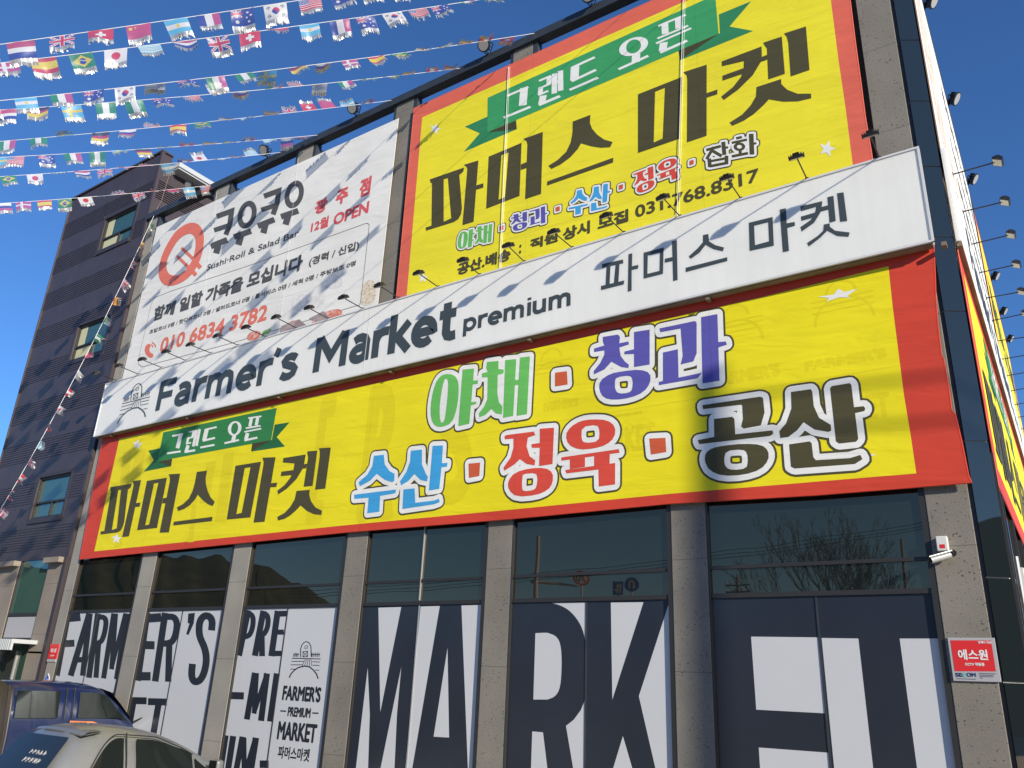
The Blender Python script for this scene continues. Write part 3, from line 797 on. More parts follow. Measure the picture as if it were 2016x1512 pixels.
for i, (m_, shs) in enumerate(fd):
    k = Ink(YU-.002-.0006*(4-i if i != 1 else 4.5))
    for s_ in shs: k.poly([fw(p) for p in s_])
    k.build('food_picture', m_, wb)
for (a_, b_) in (((428,378),(394,640)), ((588,310),(552,640))):
    mb = MB()
    A_, B_ = at(*a_, YU), at(*b_, YU)
    mb.tube([(A_[0], YU-.010, A_[1]), (B_[0], YU-.010, B_[1])], .0018, 4)
    mb.build('tie_cord', M['rope'], wb)

# ------------------------------------------------------------------ white sign box
sb = empty('shop_sign', (-9.4, YS, EYE+5.0), 'long white sign box across the facade with a barn logo and charcoal lettering', 'sign', 'white sign boxes')
sl, sr = at(184.7,859.7,YS), at(1837,474,YS)
sx0, sx1 = sl[0], sr[0]
sz0, sz1 = (sl[1]+sr[1])/2, at(1806,291,YS)[1]
mb = MB()
mb.box(sx0, sx1, YS, -0.09, sz0+.012, sz1, 0)
mb.build('sign_face', M['sign_white'], sb)
mb = MB()
for z in (sz0, sz1): mb.box(sx0-.012, sx1+.012, YS-.012, YS+.02, z-.012, z+.014)
for x in (sx0, sx1): mb.box(x-.014, x+.012, YS-.0125, YS+.02, sz0-.012, sz1+.014)
mb.build('edge_trim', M['sign_edge'], sb)
mb = MB(); mb.box(sx0+.01, sx1-.01, YS+.03, -0.10, sz0-.03, sz0+.008)
for i in range(7):
    x = sx0+.6+i*2.75; mb.box(x, x+.05, YS+.025, -.095, sz0-.07, sz0-.025)
mb.build('underside', M['sign_under'], sb)
mb = MB()
for px, py in ((720,690),):
    x = at(px,py,YS)[0]; mb.box(x-.006, x+.006, YS-.003, YS, sz0+.02, sz1-.015)
mb.build('joint', M['sign_edge'], sb)
# latin stroke letters
def arc(cx_, cz_, rx, rz, a0, a1, n=10):
    return [(cx_+rx*cos(radians(a0+(a1-a0)*i/n)), cz_+rz*sin(radians(a0+(a1-a0)*i/n))) for i in range(n+1)]
LAT = {
 'F': (.62, [[(.1,0),(.1,1)], [(.1,.91),(.58,.91)], [(.1,.49),(.52,.49)]]),
 'a': (.60, [[(.12,.60),(.2,.66),(.3,.67),(.4,.62),(.45,.52),(.45,0)], arc(.28,.23,.18,.16,80,280,10), [(.30,.39),(.45,.39)], [(.29,.07),(.38,.10),(.45,.2)]]),
 'r': (.42, [[(.1,0),(.1,.76)], [(.1,.42),(.14,.56),(.22,.65),(.32,.67),(.42,.66)]]),
 'm': (.92, [[(.1,0),(.1,.76)], [(.1,.45),(.14,.58),(.23,.67),(.33,.67),(.41,.6),(.43,.5),(.43,0)], [(.43,.45),(.47,.58),(.56,.67),(.66,.67),(.74,.6),(.76,.5),(.76,0)]]),
 'e': (.62, [[(.1,.37),(.53,.37)], [(.51,.37)] + arc(.30,.375,.22,.295,0,315,16)]),
 "'": (.20, [[(.12,1.02),(.05,.78)]]),
 's': (.54, [[(.44,.57),(.37,.64),(.27,.67),(.17,.64),(.12,.56),(.15,.46),(.26,.40),(.37,.34),(.43,.25),(.40,.14),(.31,.075),(.19,.07),(.07,.16)]]),
 'M': (1.0, [[(.1,0),(.1,1)], [(.13,.97),(.47,.36),(.81,.97)], [(.84,1),(.84,0)]]),
 'k': (.58, [[(.1,0),(.1,1.05)], [(.50,.76),(.16,.34)], [(.22,.42),(.52,0)]]),
 't': (.46, [[(.2,.98),(.2,.22),(.24,.12),(.32,.085),(.42,.10)], [(.03,.68),(.41,.68)]]),
 'p': (.62, [[(.1,-.28),(.1,.76)], arc(.30,.375,.21,.295,160,-160,16)]),
 'i': (.22, [[(.11,0),(.11,.76)], [(.11,.88),(.11,1.02)]]),
 'u': (.60, [[(.1,.76),(.1,.25),(.14,.13),(.23,.08),(.33,.09),(.42,.17),(.46,.3)], [(.46,.76),(.46,0)]]),
 ' ': (.32, []),
}
def latin(ink, word, bl, tr, w, cap=1.0):
    tot = sum(LAT[c][0] for c in word)
    sx = (tr[0]-bl[0])/tot; sz = (tr[1]-bl[1])/cap
    x = 0
    for c in word:
        wd, sts = LAT[c]
        for st in sts:
            for q in stroke([(bl[0]+(x+p[0])*sx, bl[1]+p[1]*sz) for p in st], w): ink.poly(q)
        x += wd
c22 = crop(220, 560, 4.032); c45 = crop(450, 600, 2.88)
k = Ink(YS-.002)
b0 = at(*c22(338,1008), YS); zF = at(*c22(515,738), YS)[1]
b1 = at(*c22(1480,700), YS); m0 = at(*c22(1590,704), YS); m1 = at(*c45(1293,200), YS)
zb = at(*c22(355,1005), YS)[1]
latin(k, "Farmer's", (b0[0], zb), (b1[0], zF), .155); k.build('lettering', M['sign_ink'], sb); k = Ink(YS-.002)
latin(k, 'Market', (m0[0], at(*c22(1595,704), YS)[1]), (m1[0], at(*c22(1855,365), YS)[1]), .165); k.build('lettering', M['sign_ink'], sb); k = Ink(YS-.002)
p0 = at(*c45(1325,162), YS); p1 = at(1128,602,YS)
zpb = at(*c45(1420,133), YS)[1]
xh = at(*c45(1420,60), YS)[1]
latin(k, 'premium', (p0[0], zpb), (p1[0], zpb+(xh-zpb)/.76), .068); k.build('lettering', M['sign_ink'], sb); k = Ink(YS-.002)
c6 = crop(780, 200, 3.36); c72 = crop(1200, 180, 2.88)
SG = [(c6, Q([(1362,1075),(1500,1045),(1503,1070),(1362,1102)], [(1392,1085),(1418,1078),(1412,1215),(1385,1222)], [(1452,1070),(1478,1063),(1470,1200),(1440,1207)], [(1355,1220),(1510,1183),(1505,1210),(1355,1248)],
        [(1537,1010),(1562,1003),(1560,1090),(1603,1080),(1600,1105),(1558,1115),(1558,1250),(1532,1260)]) + [[[(1637,1000),(1770,965),(1765,1140),(1637,1172)], [(1665,1018),(1745,998),(1742,1120),(1662,1140)]], [[(1825,925),(1857,918),(1862,1180),(1832,1188)]], [[(1778,1040),(1830,1028),(1830,1055),(1776,1066)]]]),
      (c72, Q([(530,815),(560,808),(565,850),(600,872),(650,885),(643,907),(590,895),(545,870),(510,915),(460,950),(450,935),(500,890),(530,855)], [(432,1000),(668,940),(668,962),(432,1025)],
        [(965,670),(1000,662),(1005,748),(1050,740),(1052,762),(1008,775),(1018,905),(983,912)], [(1083,652),(1207,622),(1200,680),(1160,745),(1090,795),(1082,770),(1140,730),(1165,690),(1172,655),(1085,680)], [(1085,710),(1172,685),(1168,712),(1088,735)],
        [(1235,600),(1270,592),(1283,735),(1248,745)], [(1198,657),(1242,645),(1242,670),(1198,682)], [(1290,578),(1327,572),(1348,735),(1308,740)], [(1215,755),(1248,748),(1250,768),(1280,790),(1362,800),(1355,825),(1290,820),(1235,790),(1195,830),(1130,880),(1120,860),(1180,820),(1212,790)])
        + [[[(790,745),(925,712),(932,875),(795,905)], [(820,762),(900,742),(905,850),(825,872)]]])]
for c_, shs in SG:
    for sh in shs: k.poly(*mp_shape(sh, mapper(c_, YS)))
k.build('lettering', M['sign_ink'], sb)
# barn logo (traced from the window sticker, reused on the sign)
BARN = []
def bs(pts, w): BARN.extend(stroke(pts, w))
bs([(478,868),(478,820),(485,797),(498,782),(512,777),(528,785),(538,805),(540,866)], 5)
bs([(503,803),(518,801),(518,815),(503,817),(503,803)], 3); bs([(492,836),(518,833),(518,864),(492,866),(492,836)], 4); bs([(494,838),(516,863)], 3); bs([(516,836),(494,864)], 3)
for x in (440,448,456,464): bs([(x,843),(x-3,866)], 4)
bs([(436,855),(470,851)], 4)
for x in (545,555,565,575,585): bs([(x,842),(x,866)], 4)
bs([(541,853),(592,852)], 4)
bs([(428,874),(594,878)], 5)
for y, xa, xb in ((892,425,497), (912,420,488), (937,418,452)): bs([(xa,y),(xb,y)], 4)
for y, xa, xb in ((894,546,590), (914,548,588), (942,562,586)): bs([(xa,y),(xb,y+2)], 4)
for xa, xb in ((505,486), (514,500), (522,514), (530,528), (538,544)): bs([(xa,880),(xb,920)], 3)
bs([(412,987),(422,965),(440,945),(465,928),(500,919),(530,924),(552,942),(570,965),(580,993)], 7)
c5l = crop(430, 1000, 2.9533)
YW = 0.041
g = affine([at(*c5l(*p), YW) for p in [(412,987),(580,993),(512,777)]], [at(*c22(*p), YS) for p in [(45,1105),(268,1052),(210,787)]])
k = Ink(YS-.002)
for q in BARN: k.poly([g(at(*c5l(*p), YW)) for p in q])
k.build('barn_logo', M['sign_ink'], sb)
# ------------------------------------------------------------------ ground and hills
mb = MB(); mb.add([(-900,-900,0),(900,-900,0),(900,900,0),(-900,900,0)], [(0,1,2,3)])
tag(mb.build('ground', M['bounce_paving']), kind='structure')

def mirror_ray(px, py, Y=0.045):
    """where the view through this pixel goes after the window glass: origin on the glass, direction"""
    r = ray(px, py); t = (Y+DIST)/r.y
    return CAM + r*t, Vector((r.x, -r.y, r.z)), t
def seen_in_glass(px, py, depth):
    o, d, t = mirror_ray(px, py)
    return o + d*(depth-t)
ridge = []
for px, py in ((60,1135),(120,1120),(200,1105),(290,1112),(330,1108),(440,1105),(484,1108),(520,1128),(570,1150),(640,1185),(700,1215),(1000,1225),(1200,1195),(1245,1168),(1320,1180),(1500,1215),(1700,1195),(1800,1165),(1840,1140)):
    o, d, t = mirror_ray(px, py)
    q = o + d*(110/ sqrt(d.x**2+d.y**2))
    ridge.append((atan2(q.x, -q.y-DIST), max(q.z, 3)))
ridge += [(atan2(.887,.453)-.25, 16), (atan2(.887,.453)-.1, 24), (atan2(.887,.453)+.05, 27), (atan2(.887,.453)+.3, 20), (1.9, 8), (-1.75, 14), (-2.0, 6)]
ridge.sort()
rnd = random.Random(3)
vs, fs = [], []
N = 520
tops = []
for i in range(N):
    a = ridge[0][0] + (ridge[-1][0]-ridge[0][0])*i/(N-1)
    for j in range(len(ridge)-1):
        if ridge[j][0] <= a <= ridge[j+1][0]:
            u = (a-ridge[j][0])/max(ridge[j+1][0]-ridge[j][0], 1e-6); h = ridge[j][1]*(1-u)+ridge[j+1][1]*u
            break
    h += rnd.uniform(-.22,.22) + .4*sin(a*37) + .3*sin(a*91) + .2*sin(a*173)
    tops.append(h)
    for R, f in ((84,0),(90,.35),(97,.6),(104,.82),(110,1.0),(140,.7),(190,0)):
        hh = h*f + (rnd.uniform(-.6,.6) if 0 < f < 1 else 0)
        vs.append((R*sin(a), -DIST-R*cos(a), hh-(.2 if f == 0 else 0)))
for i in range(N-1):
    for j in range(6):
        fs.append((i*7+j, (i+1)*7+j, (i+1)*7+j+1, i*7+j+1))
me = bpy.data.meshes.new('hills'); me.from_pydata(vs, [], fs); me.materials.append(M['hill']); me.polygons.foreach_set('use_smooth', [True]*len(me.polygons))
tag(link('hills', me), kind='structure')

# ------------------------------------------------------------------ the market building
X = lambda u: u*DIST
COLS = [(-1.9225,-1.8845), (-1.634,-1.583), (-1.332,-1.2815), (-1.028,-0.980), (-0.728,-0.683), (-0.429,-0.381), (-0.122,-0.0785)]
COLS = [(X(a), X(b)) for a, b in COLS]
ZT = EYE + 10.71
bld = empty('market_building', (-9.2, 0, 0), 'market building with stone columns, dark glass and lettered window films', 'building')
for i, (a, b) in enumerate(COLS):
    mb = MB(); mb.box(a, b, 0.0, 0.45, 0.0, ZT, 0.006)
    mb.build('column', M['stone'] if i >= 3 else M['stone_l'], bld)
mb = MB()
mb.box(COLS[0][0]+.02, -0.52, .30, .42, EYE+2.35, EYE+9.95)           # wall behind the banners
mb.build('wall', M['stone_up'], bld)
mb = MB(); mb.box(COLS[0][0]+.02, -0.52, .46, 19.0, EYE+9.7, EYE+9.95); mb.build('roof', M['stone_up'], bld)
mb = MB(); mb.box(COLS[0][0]+.02, COLS[0][0]+.2, .5, 19.0, 0, EYE+9.68); mb.box(COLS[0][0]+.22, -0.55, 18.8, 19.0, 0, EYE+9.68); mb.build('wall', M['stone_up'], bld)
# open steel frame along the roof edge
mb = MB()
mb.box(COLS[0][0]-.05, -0.47, -.06, .12, ZT+.002, ZT+.165)
for i, (a, b) in enumerate(COLS):
    mb.box(b+.004, b+.10, .0, .14, EYE+9.95, ZT)
    mb.box(a-.055, a-.004, .0, .14, EYE+9.95, ZT)
mb.box(-0.62, -0.47, .13, 18.9, ZT+.001, ZT+.16)
mb.build('parapet_frame', M['steel'], bld)

# windows between the columns
bays = [(COLS[i][1], COLS[i+1][0]) for i in range(6)]
mull = [at(194,1203,YW)[0], at(360,1206,YW)[0], at(567,1202,YW)[0], at(826,1193,YW)[0], at(1155,1184,YW)[0], at(1607,1182,YW)[0]]
ZS = EYE + at(1000,1183,YW)[1]*0 + (at(1160,1184,YW)[1]-EYE)         # top of the window film
ZF = ZS
cq4 = crop(0, 1060, 3.346); cq5 = crop(430, 1000, 2.9533); cq6 = crop(950, 960, 2.74); cq7 = crop(1350, 940, 2.6426)
def pol(c, w, *lines):
    out = []
    for l in lines: out += stroke(csm(l), w)
    return c, out
LET = [[], [], [], [], [], []]
LET[0] = [pol(cq4, 42, [(447,500),(372,905)]), pol(cq4, 56, [(440,524),(530,516)]), pol(cq4, 46, [(415,694),(490,690)]),
          pol(cq4, 40, [(588,495),(465,905)]), pol(cq4, 38, [(592,495),(545,905)]), pol(cq4, 36, [(510,800),(565,798)]),
          pol(cq4, 38, [(645,495),(585,918)]), pol(cq4, 34, [(640,520),(680,517),(698,535),(697,580),(682,650),(660,688),(615,692)]), pol(cq4, 34, [(650,690),(632,918)]),
          pol(cq4, 34, [(750,495),(682,922)]), pol(cq4, 32, [(762,495),(735,862)]), pol(cq4, 28, [(826,495),(733,862)]), pol(cq4, 40, [(838,495),(770,928)]),
          pol(cq4, 42, [(712,1042),(752,1035)]), pol(cq4, 36, [(740,1035),(690,1300)])]
LET[1] = [pol(cq4, 46, [(968,490),(905,938)]), pol(cq4, 58, [(955,527),(1062,520)]), pol(cq4, 54, [(930,702),(1018,704)]), pol(cq4, 56, [(900,908),(992,908)]),
          pol(cq4, 44, [(1088,490),(1022,942)]), pol(cq4, 42, [(1080,518),(1140,514),(1163,540),(1165,590),(1150,655),(1125,690),(1055,694)]), pol(cq4, 42, [(1115,690),(1108,944)]),
          (cq4, [[(1240,495),(1284,490),(1276,560),(1242,636),(1226,630),(1248,560),(1236,558)]]),
          pol(cq4, 46, [(1393,606),(1400,545),(1380,512),(1345,508),(1318,540),(1310,590),(1315,650),(1350,722),(1362,800),(1345,890),(1315,940),(1278,947),(1260,905),(1268,826)]),
          pol(cq4, 44, [(882,1050),(840,1290)]), pol(cq4, 46, [(875,1068),(966,1070)]), pol(cq4, 46, [(975,1075),(1100,1078)]), pol(cq4, 42, [(1048,1070),(1010,1290)])]
LET[2] = [pol(cq5, 38, [(172,595),(118,860)]), pol(cq5, 30, [(165,616),(190,617),(203,640),(200,690),(185,735),(165,748),(140,750)]),
          pol(cq5, 36, [(262,598),(212,860)]), pol(cq5, 30, [(255,616),(278,617),(290,640),(287,690),(272,725),(255,740),(230,742)]), pol(cq5, 34, [(252,742),(254,862)]),
          pol(cq5, 36, [(345,598),(308,862)]), pol(cq5, 34, [(335,616),(398,614)]), pol(cq5, 30, [(320,722),(380,722)]), pol(cq5, 32, [(308,846),(366,846)]),
          pol(cq5, 42, [(66,1090),(148,1093)]), pol(cq5, 34, [(212,958),(165,1230)]), pol(cq5, 28, [(222,960),(208,1195)]), pol(cq5, 26, [(282,962),(206,1195)]), pol(cq5, 36, [(282,962),(248,1238)]),
          pol(cq5, 36, [(340,962),(300,1242)]), pol(cq5, 36, [(42,1322),(6,1560)]), pol(cq5, 36, [(86,1326),(50,1560)]), pol(cq5, 34, [(140,1330),(97,1560)]), pol(cq5, 30, [(148,1335),(150,1560)]), pol(cq5, 26, [(215,1336),(150,1560)]), pol(cq5, 38, [(218,1336),(183,1560)]),
          pol(cq5, 44, [(240,1490),(292,1490)])]
LET[3] = [(cq5, [[(930,580),(1063,576),(941,1187)], [(868,930),(880,1200),(862,1760),(770,1760)], [(1063,925),(1038,1200),(1012,1760),(892,1760)],
          [(1176,573),(1287,570),(1085,1760),(1062,1760)], [(1332,815),(1341,1335),(1251,1330)], [(1413,567),(1527,563),(1470,1760),(1460,1760)]])]
LET[4] = [(cq6, [[(285,785),(330,783)] + csm([(350,783),(398,800),(422,845),(428,950),(420,1080),(392,1128),(350,1143)]) + [(274,1143)], [(557,620)] + csm([(556,830),(535,745),(480,670),(425,636),(372,622)]),
          [(556,1135),(530,1200),(492,1252),(450,1285),(520,1700),(554,1700)], [(268,1315),(326,1320),(372,1700),(255,1700)],
          [(692,620),(868,618),(700,1143)], [(1005,625),(843,1125),(975,1700),(1040,1700),(1010,640)], [(757,1340),(648,1700),(862,1700)]])]
LET[5] = [(cq7, [[(340,828),(688,832),(727,1227),(367,1208)], [(380,1405),(742,1432),(772,1800),(405,1800)], [(707,835),(898,838),(1008,1800),(800,1800)], [(1113,838),(1315,838),(1452,1800),(1242,1800)]])]
for i, (xa, xb) in enumerate(bays):
    mb = MB()
    mb.box(xa+.002, xb-.002, .045, .057, .12, EYE+2.5)
    win = mb.build('window', M['glass'], bld)
    fr = MB()
    fr.box(xa+.001, xa+.024, .006, .0435, .02, EYE+2.5); fr.box(xb-.06, xb-.001, .006, .0435, .02, EYE+2.5)
    fr.box(xa+.030, xb-.062, .020, .0433, ZF+.003, ZF+.055)
    fr.box(xa+.030, xb-.062, .022, .0433, EYE+1.41, EYE+1.45)
    fr.box(xa+.030, xb-.062, .015, .0433, .02, .14)
    fr.build('window_frame', M['frame'], win)
    mm = MB()
    mm.box(mull[i]-.010, mull[i]+.010, .033, .0400, .145, ZF+.001 if i != 3 else ZF+.001)
    if i == 3: mm.box(mull[i]-.005, mull[i]+.005, .015, .0433, ZF+.068, EYE+2.5)
    if i in (4,): mm.box(xa+.006, xa+.022, -.002, .0035, .1, EYE+2.4)
    mm.build('mullion', M['alu'] if i == 3 else M['steel'], win)
    dark_base = i >= 3
    k = Ink(.0425); k.poly([(xa+.028, .14), (xb-.06, .14), (xb-.06, ZF), (xa+.028, ZF)])
    k.build('window_film', M['navy'] if dark_base else M['film_white'], win)
    k = Ink(.0415)
    lo, hi = xa+.029, xb-.061
    for c_, polys in LET[i]:
        for p in polys:
            q = [at(*c_(*v), .041) for v in p]
            q = [(min(max(a_, lo), hi), min(max(b_, .15), ZF-.002)) for a_, b_ in q]
            k.poly(q)
    k.build('film_lettering', M['film_white'] if dark_base else M['navy'], win)
    if i == 2:
        # right pane of this bay is the logo sheet
        k = Ink(.0410)
        cl = lambda p: at(*c5l(*p), .041)
        for q in BARN: k.poly([cl(p) for p in q])
        txt(k, "FARMER'S", cq5, (368,1118), (602,1040), .041, .011)
        txt(k, 'PREMIUM', cq5, (400,1212), (540,1165), .041, .007)
        for q in (S(360,1180,394,1182,8), S(546,1192,582,1194,8)): k.poly([cl(p) for p in q])
        txt(k, 'MARKET', cq5, (338,1345), (578,1258), .041, .012)
        txt(k, '파머스마켓', cq5, (342,1455), (535,1402), .041, .005)
        k.build('logo_sheet', M['navy'], win)
    if i == 0 or i == 1:
        pass
# lettered corner of black glass
A, B = Vector((-.690, .004, 0)), Vector((-.490, .125, 0))
mb = MB()
zs = [0.0] + [at(x,y,0.06)[1] for x, y in ((1988.5,1343.5),(1954,1138),(1910,870),(1867,615),(1841,470),(1818,332),(1797,204),(1777,84.5),(1759,-30),(1745,-130))] + [ZT]
for z0_, z1_ in zip(zs, zs[1:]):
    if z1_-z0_ < .05: continue
    t = (B-A).normalized(); nrm = Vector((t.y, -t.x, 0))
    c_ = (A+B)/2; c_.z = (z0_+z1_)/2
    mb.obox(c_, t*((B-A).length/2), -nrm*.01, Vector((0,0,(z1_-z0_)/2-.006)))
mb.build('corner_panel', M['glass_corner'], bld)
mb = MB(); mb.box(COLS[6][1]+.001, -.694, .02, .3, 0, ZT); mb.build('corner_post', M['frame'], bld)
mb = MB()
t = (B-A).normalized(); nrm = Vector((t.y, -t.x, 0)); c_ = (A+B)/2 - nrm*.02; c_.z = ZT/2
mb.obox(c_, t*((B-A).length/2-.004), nrm*.008, Vector((0,0,ZT/2)))
mb.build('corner_seam', M['alu'], bld)
# side of the building (plane x = XS)
XS = -0.49
mb = MB()
mb.box(XS-.012, XS, .14, 18.8, .1, EYE+9.68)
side = mb.build('side_window', M['glass'], bld)
mb = MB()
for y in [.14, .5] + [1.9+1.45*i for i in range(12)]: mb.box(XS+.001, XS+.03, y, y+.05, .1, EYE+2.5)
for z in (.1, EYE+.05, EYE+1.2): mb.box(XS+.001, XS+.022, .2, 18.7, z, z+.05)
mb.build('window_frame', M['frame'], side)
mb = MB(); mb.tube([(XS+.05,.62,.1),(XS+.05,.62,EYE+1.5)], .022, 8); mb.build('drain_pipe', M['alu'], bld)

# ------------------------------------------------------------------ side banners and side sign
def SP(Y, z, d=0.0): return (XS+.03+d, Y, z)
sbn = empty('banner', (XS+.03, 7, EYE+3.5), 'yellow and red banner on the side wall round the right corner, seen edge on', 'banner', 'printed banners on the market side')
class SideInk(Ink):
    pass
def side_build(ink, name, m, parent):
    return ink.build(name, m, parent, xf=lambda v: (XS+.03-(v[1]), v[0], v[2]))
def sideface(loops, d, name, m, parent):
    k = Ink(-d); k.poly(*loops); return side_build(k, name, m, parent)
y0, y1, zb0, zb1 = .16, 17.6, EYE+2.14, EYE+4.92
o_ = [(y0,zb0),(y1,zb0),(y1,zb1),(y0,zb1)]; i_ = [(y0+.35,zb0+.28),(y1-.4,zb0+.28),(y1-.4,zb1-.16),(y0+.35,zb1-.16)]
sideface([o_, i_], 0, 'red_border', M['red'], sbn); sideface([i_], 0, 'cloth', M['yellow'], sbn)
mb = MB()
for a_, b_ in zip(o_, o_[1:]+o_[:1]): mb.tube([(XS+.026,a_[0],a_[1]),(XS+.026,b_[0],b_[1])], .009, 5)
mb.build('hem', M['red'], sbn)
xl0 = at(157,1101,YB)[0]; xr0 = at(1912,950,YB)[0]
g = lambda p: (y0 + (p[0]-xl0)*(y1-y0)/(xr0-xl0), p[1]+.02)
k = Ink(-.010)
for s_ in SYL.values():
    for sh in s_: k.poly(*mp_shape(sh, lambda p: g(fA(p))))
side_build(k, 'headline', M['ink_black'], sbn)
for key, d, m_ in (('tail',.003,RM[1]),('main',.006,RM[0]),('fold',.008,RM[2]),('text',.010,RM[3])):
    k = Ink(-d)
    for sh in RIB[key]: k.poly(*mp_shape(sh, lambda p: g(fA(p))))
    side_build(k, 'ribbon' if key != 'text' else 'ribbon_text', m_, sbn)
for key in W:
    col_, c_, shp = W[key]
    a = Ink(.0-.002); b = Ink(-.0045); c = Ink(-.0070)
    for s_ in shp:
        sh = mp_shape(s_, lambda p: g(at(*c_(*p), YB)))
        a.fat(sh, .098); b.fat(sh, .072); c.poly(*sh)
    q = side_build(c, 'goods_word', M[col_], sbn)
    side_build(b, 'white_outline', M['ink_white'], q); side_build(a, 'dark_outline', M['ink_black'], q)
# side sign box
ss = empty('shop_sign', (XS+.1, 9, EYE+5), 'white sign box on the side wall, its narrow end and brown underside facing the corner', 'sign', 'white sign boxes')
mb = MB(); mb.box(XS+.03, XS+.085, .10, 17.9, EYE+4.99, EYE+6.26); mb.build('sign_face', M['sign_white'], ss)
mb = MB(); mb.box(XS+.032, XS+.084, .12, 17.9, EYE+4.93, EYE+4.985); mb.build('underside', M['sign_under'], ss)
k = Ink(-.059)
latin(k, "Farmer's", (1.6, EYE+5.35), (5.0, EYE+5.98), .155); latin(k, 'Market', (5.4, EYE+5.35), (8.4, EYE+5.98), .165); latin(k, 'premium', (8.6, EYE+5.35), (11.0, EYE+5.75), .068)
side_build(k, 'lettering', M['sign_ink'], ss)
# white restaurant banner and yellow banner high on the side wall
s2 = empty('banner', (XS+.03, 3.5, EYE+8), 'white food banner with pale red and orange pictures high on the side wall', 'banner', 'printed banners on the market side')
sideface([[(.15,EYE+6.3),(8.2,EYE+6.3),(8.2,EYE+10.35),(.15,EYE+10.35)]], 0, 'cloth', M['white_cloth'], s2)
k = Ink(-.003)
for sh in (ellip(1.3,EYE+8.4,.7,1.5,24), ellip(2.7,EYE+7.4,.55,.6,20)): k.poly(sh)
side_build(k, 'food_picture', food('printed_side_salmon', (.66,.42,.34), (.72,.62,.56), 3), s2)
k = Ink(-.003)
for z_, h_, ya in ((9.3,.5,3.4),(8.4,.28,3.4),(7.6,.3,3.4),(6.9,.42,3.4)):
    text(k, ('쿠우쿠우 광주점', 'Sushi·Roll & Salad Bar', '함께 일할 가족을 모십니다', '010 6834 3782')[int((9.3-z_)/.75)], (ya, EYE+z_), (7.8, EYE+z_+h_), .02)
side_build(k, 'recruiting_text', M['ink_grey'], s2)
mb = MB(); mb.tube([(XS+.026,.15,EYE+6.3),(XS+.026,8.2,EYE+6.3)], .009, 5); mb.tube([(XS+.026,8.2,EYE+10.35),(XS+.026,.15,EYE+10.35)], .009, 5); mb.tube([(XS+.026,.15,EYE+6.3),(XS+.026,.15,EYE+10.35)], .009, 5); mb.build('hem', M['clad_edge'], s2)
s3 = empty('banner', (XS+.03, 13, EYE+8), 'yellow banner with red border at the far end of the side wall', 'banner', 'printed banners on the market side')
o_ = [(9,EYE+6.3),(17.8,EYE+6.3),(17.8,EYE+10.4),(9,EYE+10.4)]; i_ = [(9.3,EYE+6.5),(17.5,EYE+6.5),(17.5,EYE+10.2),(9.3,EYE+10.2)]
sideface([o_, i_], 0, 'red_border', M['red_up'], s3); sideface([i_], 0, 'cloth', M['yellow_up'], s3)
k = Ink(-.003)
text(k, '파머스 마켓', (9.7,EYE+7.8), (17.2,EYE+9.3), .08)
side_build(k, 'headline', M['ink_black'], s3)

# ------------------------------------------------------------------ lamps
def arm_lamp(base, out, label, group):
    """floodlight on a straight arm; the head is turned back to the sign"""
    base = Vector(base); out = Vector(out).normalized(); sd = out.cross(Vector((0,0,1)))
    o = empty('sign_floodlight', base, label, 'floodlight', group)
    L_ = .47
    mb = MB()
    mb.tube([base, base+out*L_], .009, 6)
    mb.tube([base-out*.005, base+out*.012], .03, 8)
    mb.build('arm', M['black'], o)
    mb = MB()
    tip = base + out*(L_+.03)
    nrm = (-out*.45 + Vector((0,0,-.9))).normalized(); fw_ = sd.cross(nrm).normalized()
    mb.obox(tip+Vector((0,0,.0)), sd*.082, fw_*.058, nrm*.018)
    for i in range(6):
        mb.obox(tip - nrm*.030 + sd*(-.06+.024*i), sd*.003, fw_*.045, nrm*.013)
    mb.obox(tip - nrm*.03 + fw_*.0, sd*.035, fw_*.022, nrm*.026)
    for s_ in (-1, 1): mb.obox(tip + sd*.088*s_ - nrm*.01, sd*.004, fw_*.022, nrm*.028)
    mb.build('lamp_head', M['black'], o)
    mb = MB(); mb.obox(tip + nrm*.0195, sd*.072, fw_*.048, nrm*.0012); mb.build('lens', M['lens'], o)
    return o
ORD = ['first', 'second', 'third', 'fourth', 'fifth', 'sixth', 'seventh', 'eighth', 'ninth', 'tenth', 'eleventh', 'twelfth', 'thirteenth', 'fourteenth', 'fifteenth', 'sixteenth', 'seventeenth', 'eighteenth', 'nineteenth', 'twentieth']
lx0 = at(1731,311,YS)[0]; lx1 = at(364.6,712.8,YS)[0]
proto = None
def copy_tree(o):
    c = o.copy(); COL.objects.link(c)
    for ch in [x for x in bpy.data.objects if x.parent == o]:
        inv = ch.matrix_parent_inverse.copy()
        d = copy_tree(ch); d.parent = c; d.matrix_parent_inverse = inv
    return c
for i in range(20):
    x = lx0 + (lx1-lx0)*i/16
    lab = 'black floodlight on an arm over the white front sign, %s from the right corner' % ORD[i]
    if x < sx0+.05: break
    if proto is None:
        proto = arm_lamp((x, YS+.02, sz1+.02), (0,-1,0.02), lab, 'floodlights along the front sign')
    else:
        c = copy_tree(proto); c.location = (x, YS+.02, sz1+.02); c['label'] = lab; c.rotation_euler = (random.uniform(-.03,.03), random.uniform(-.03,.03), random.uniform(-.07,.07))
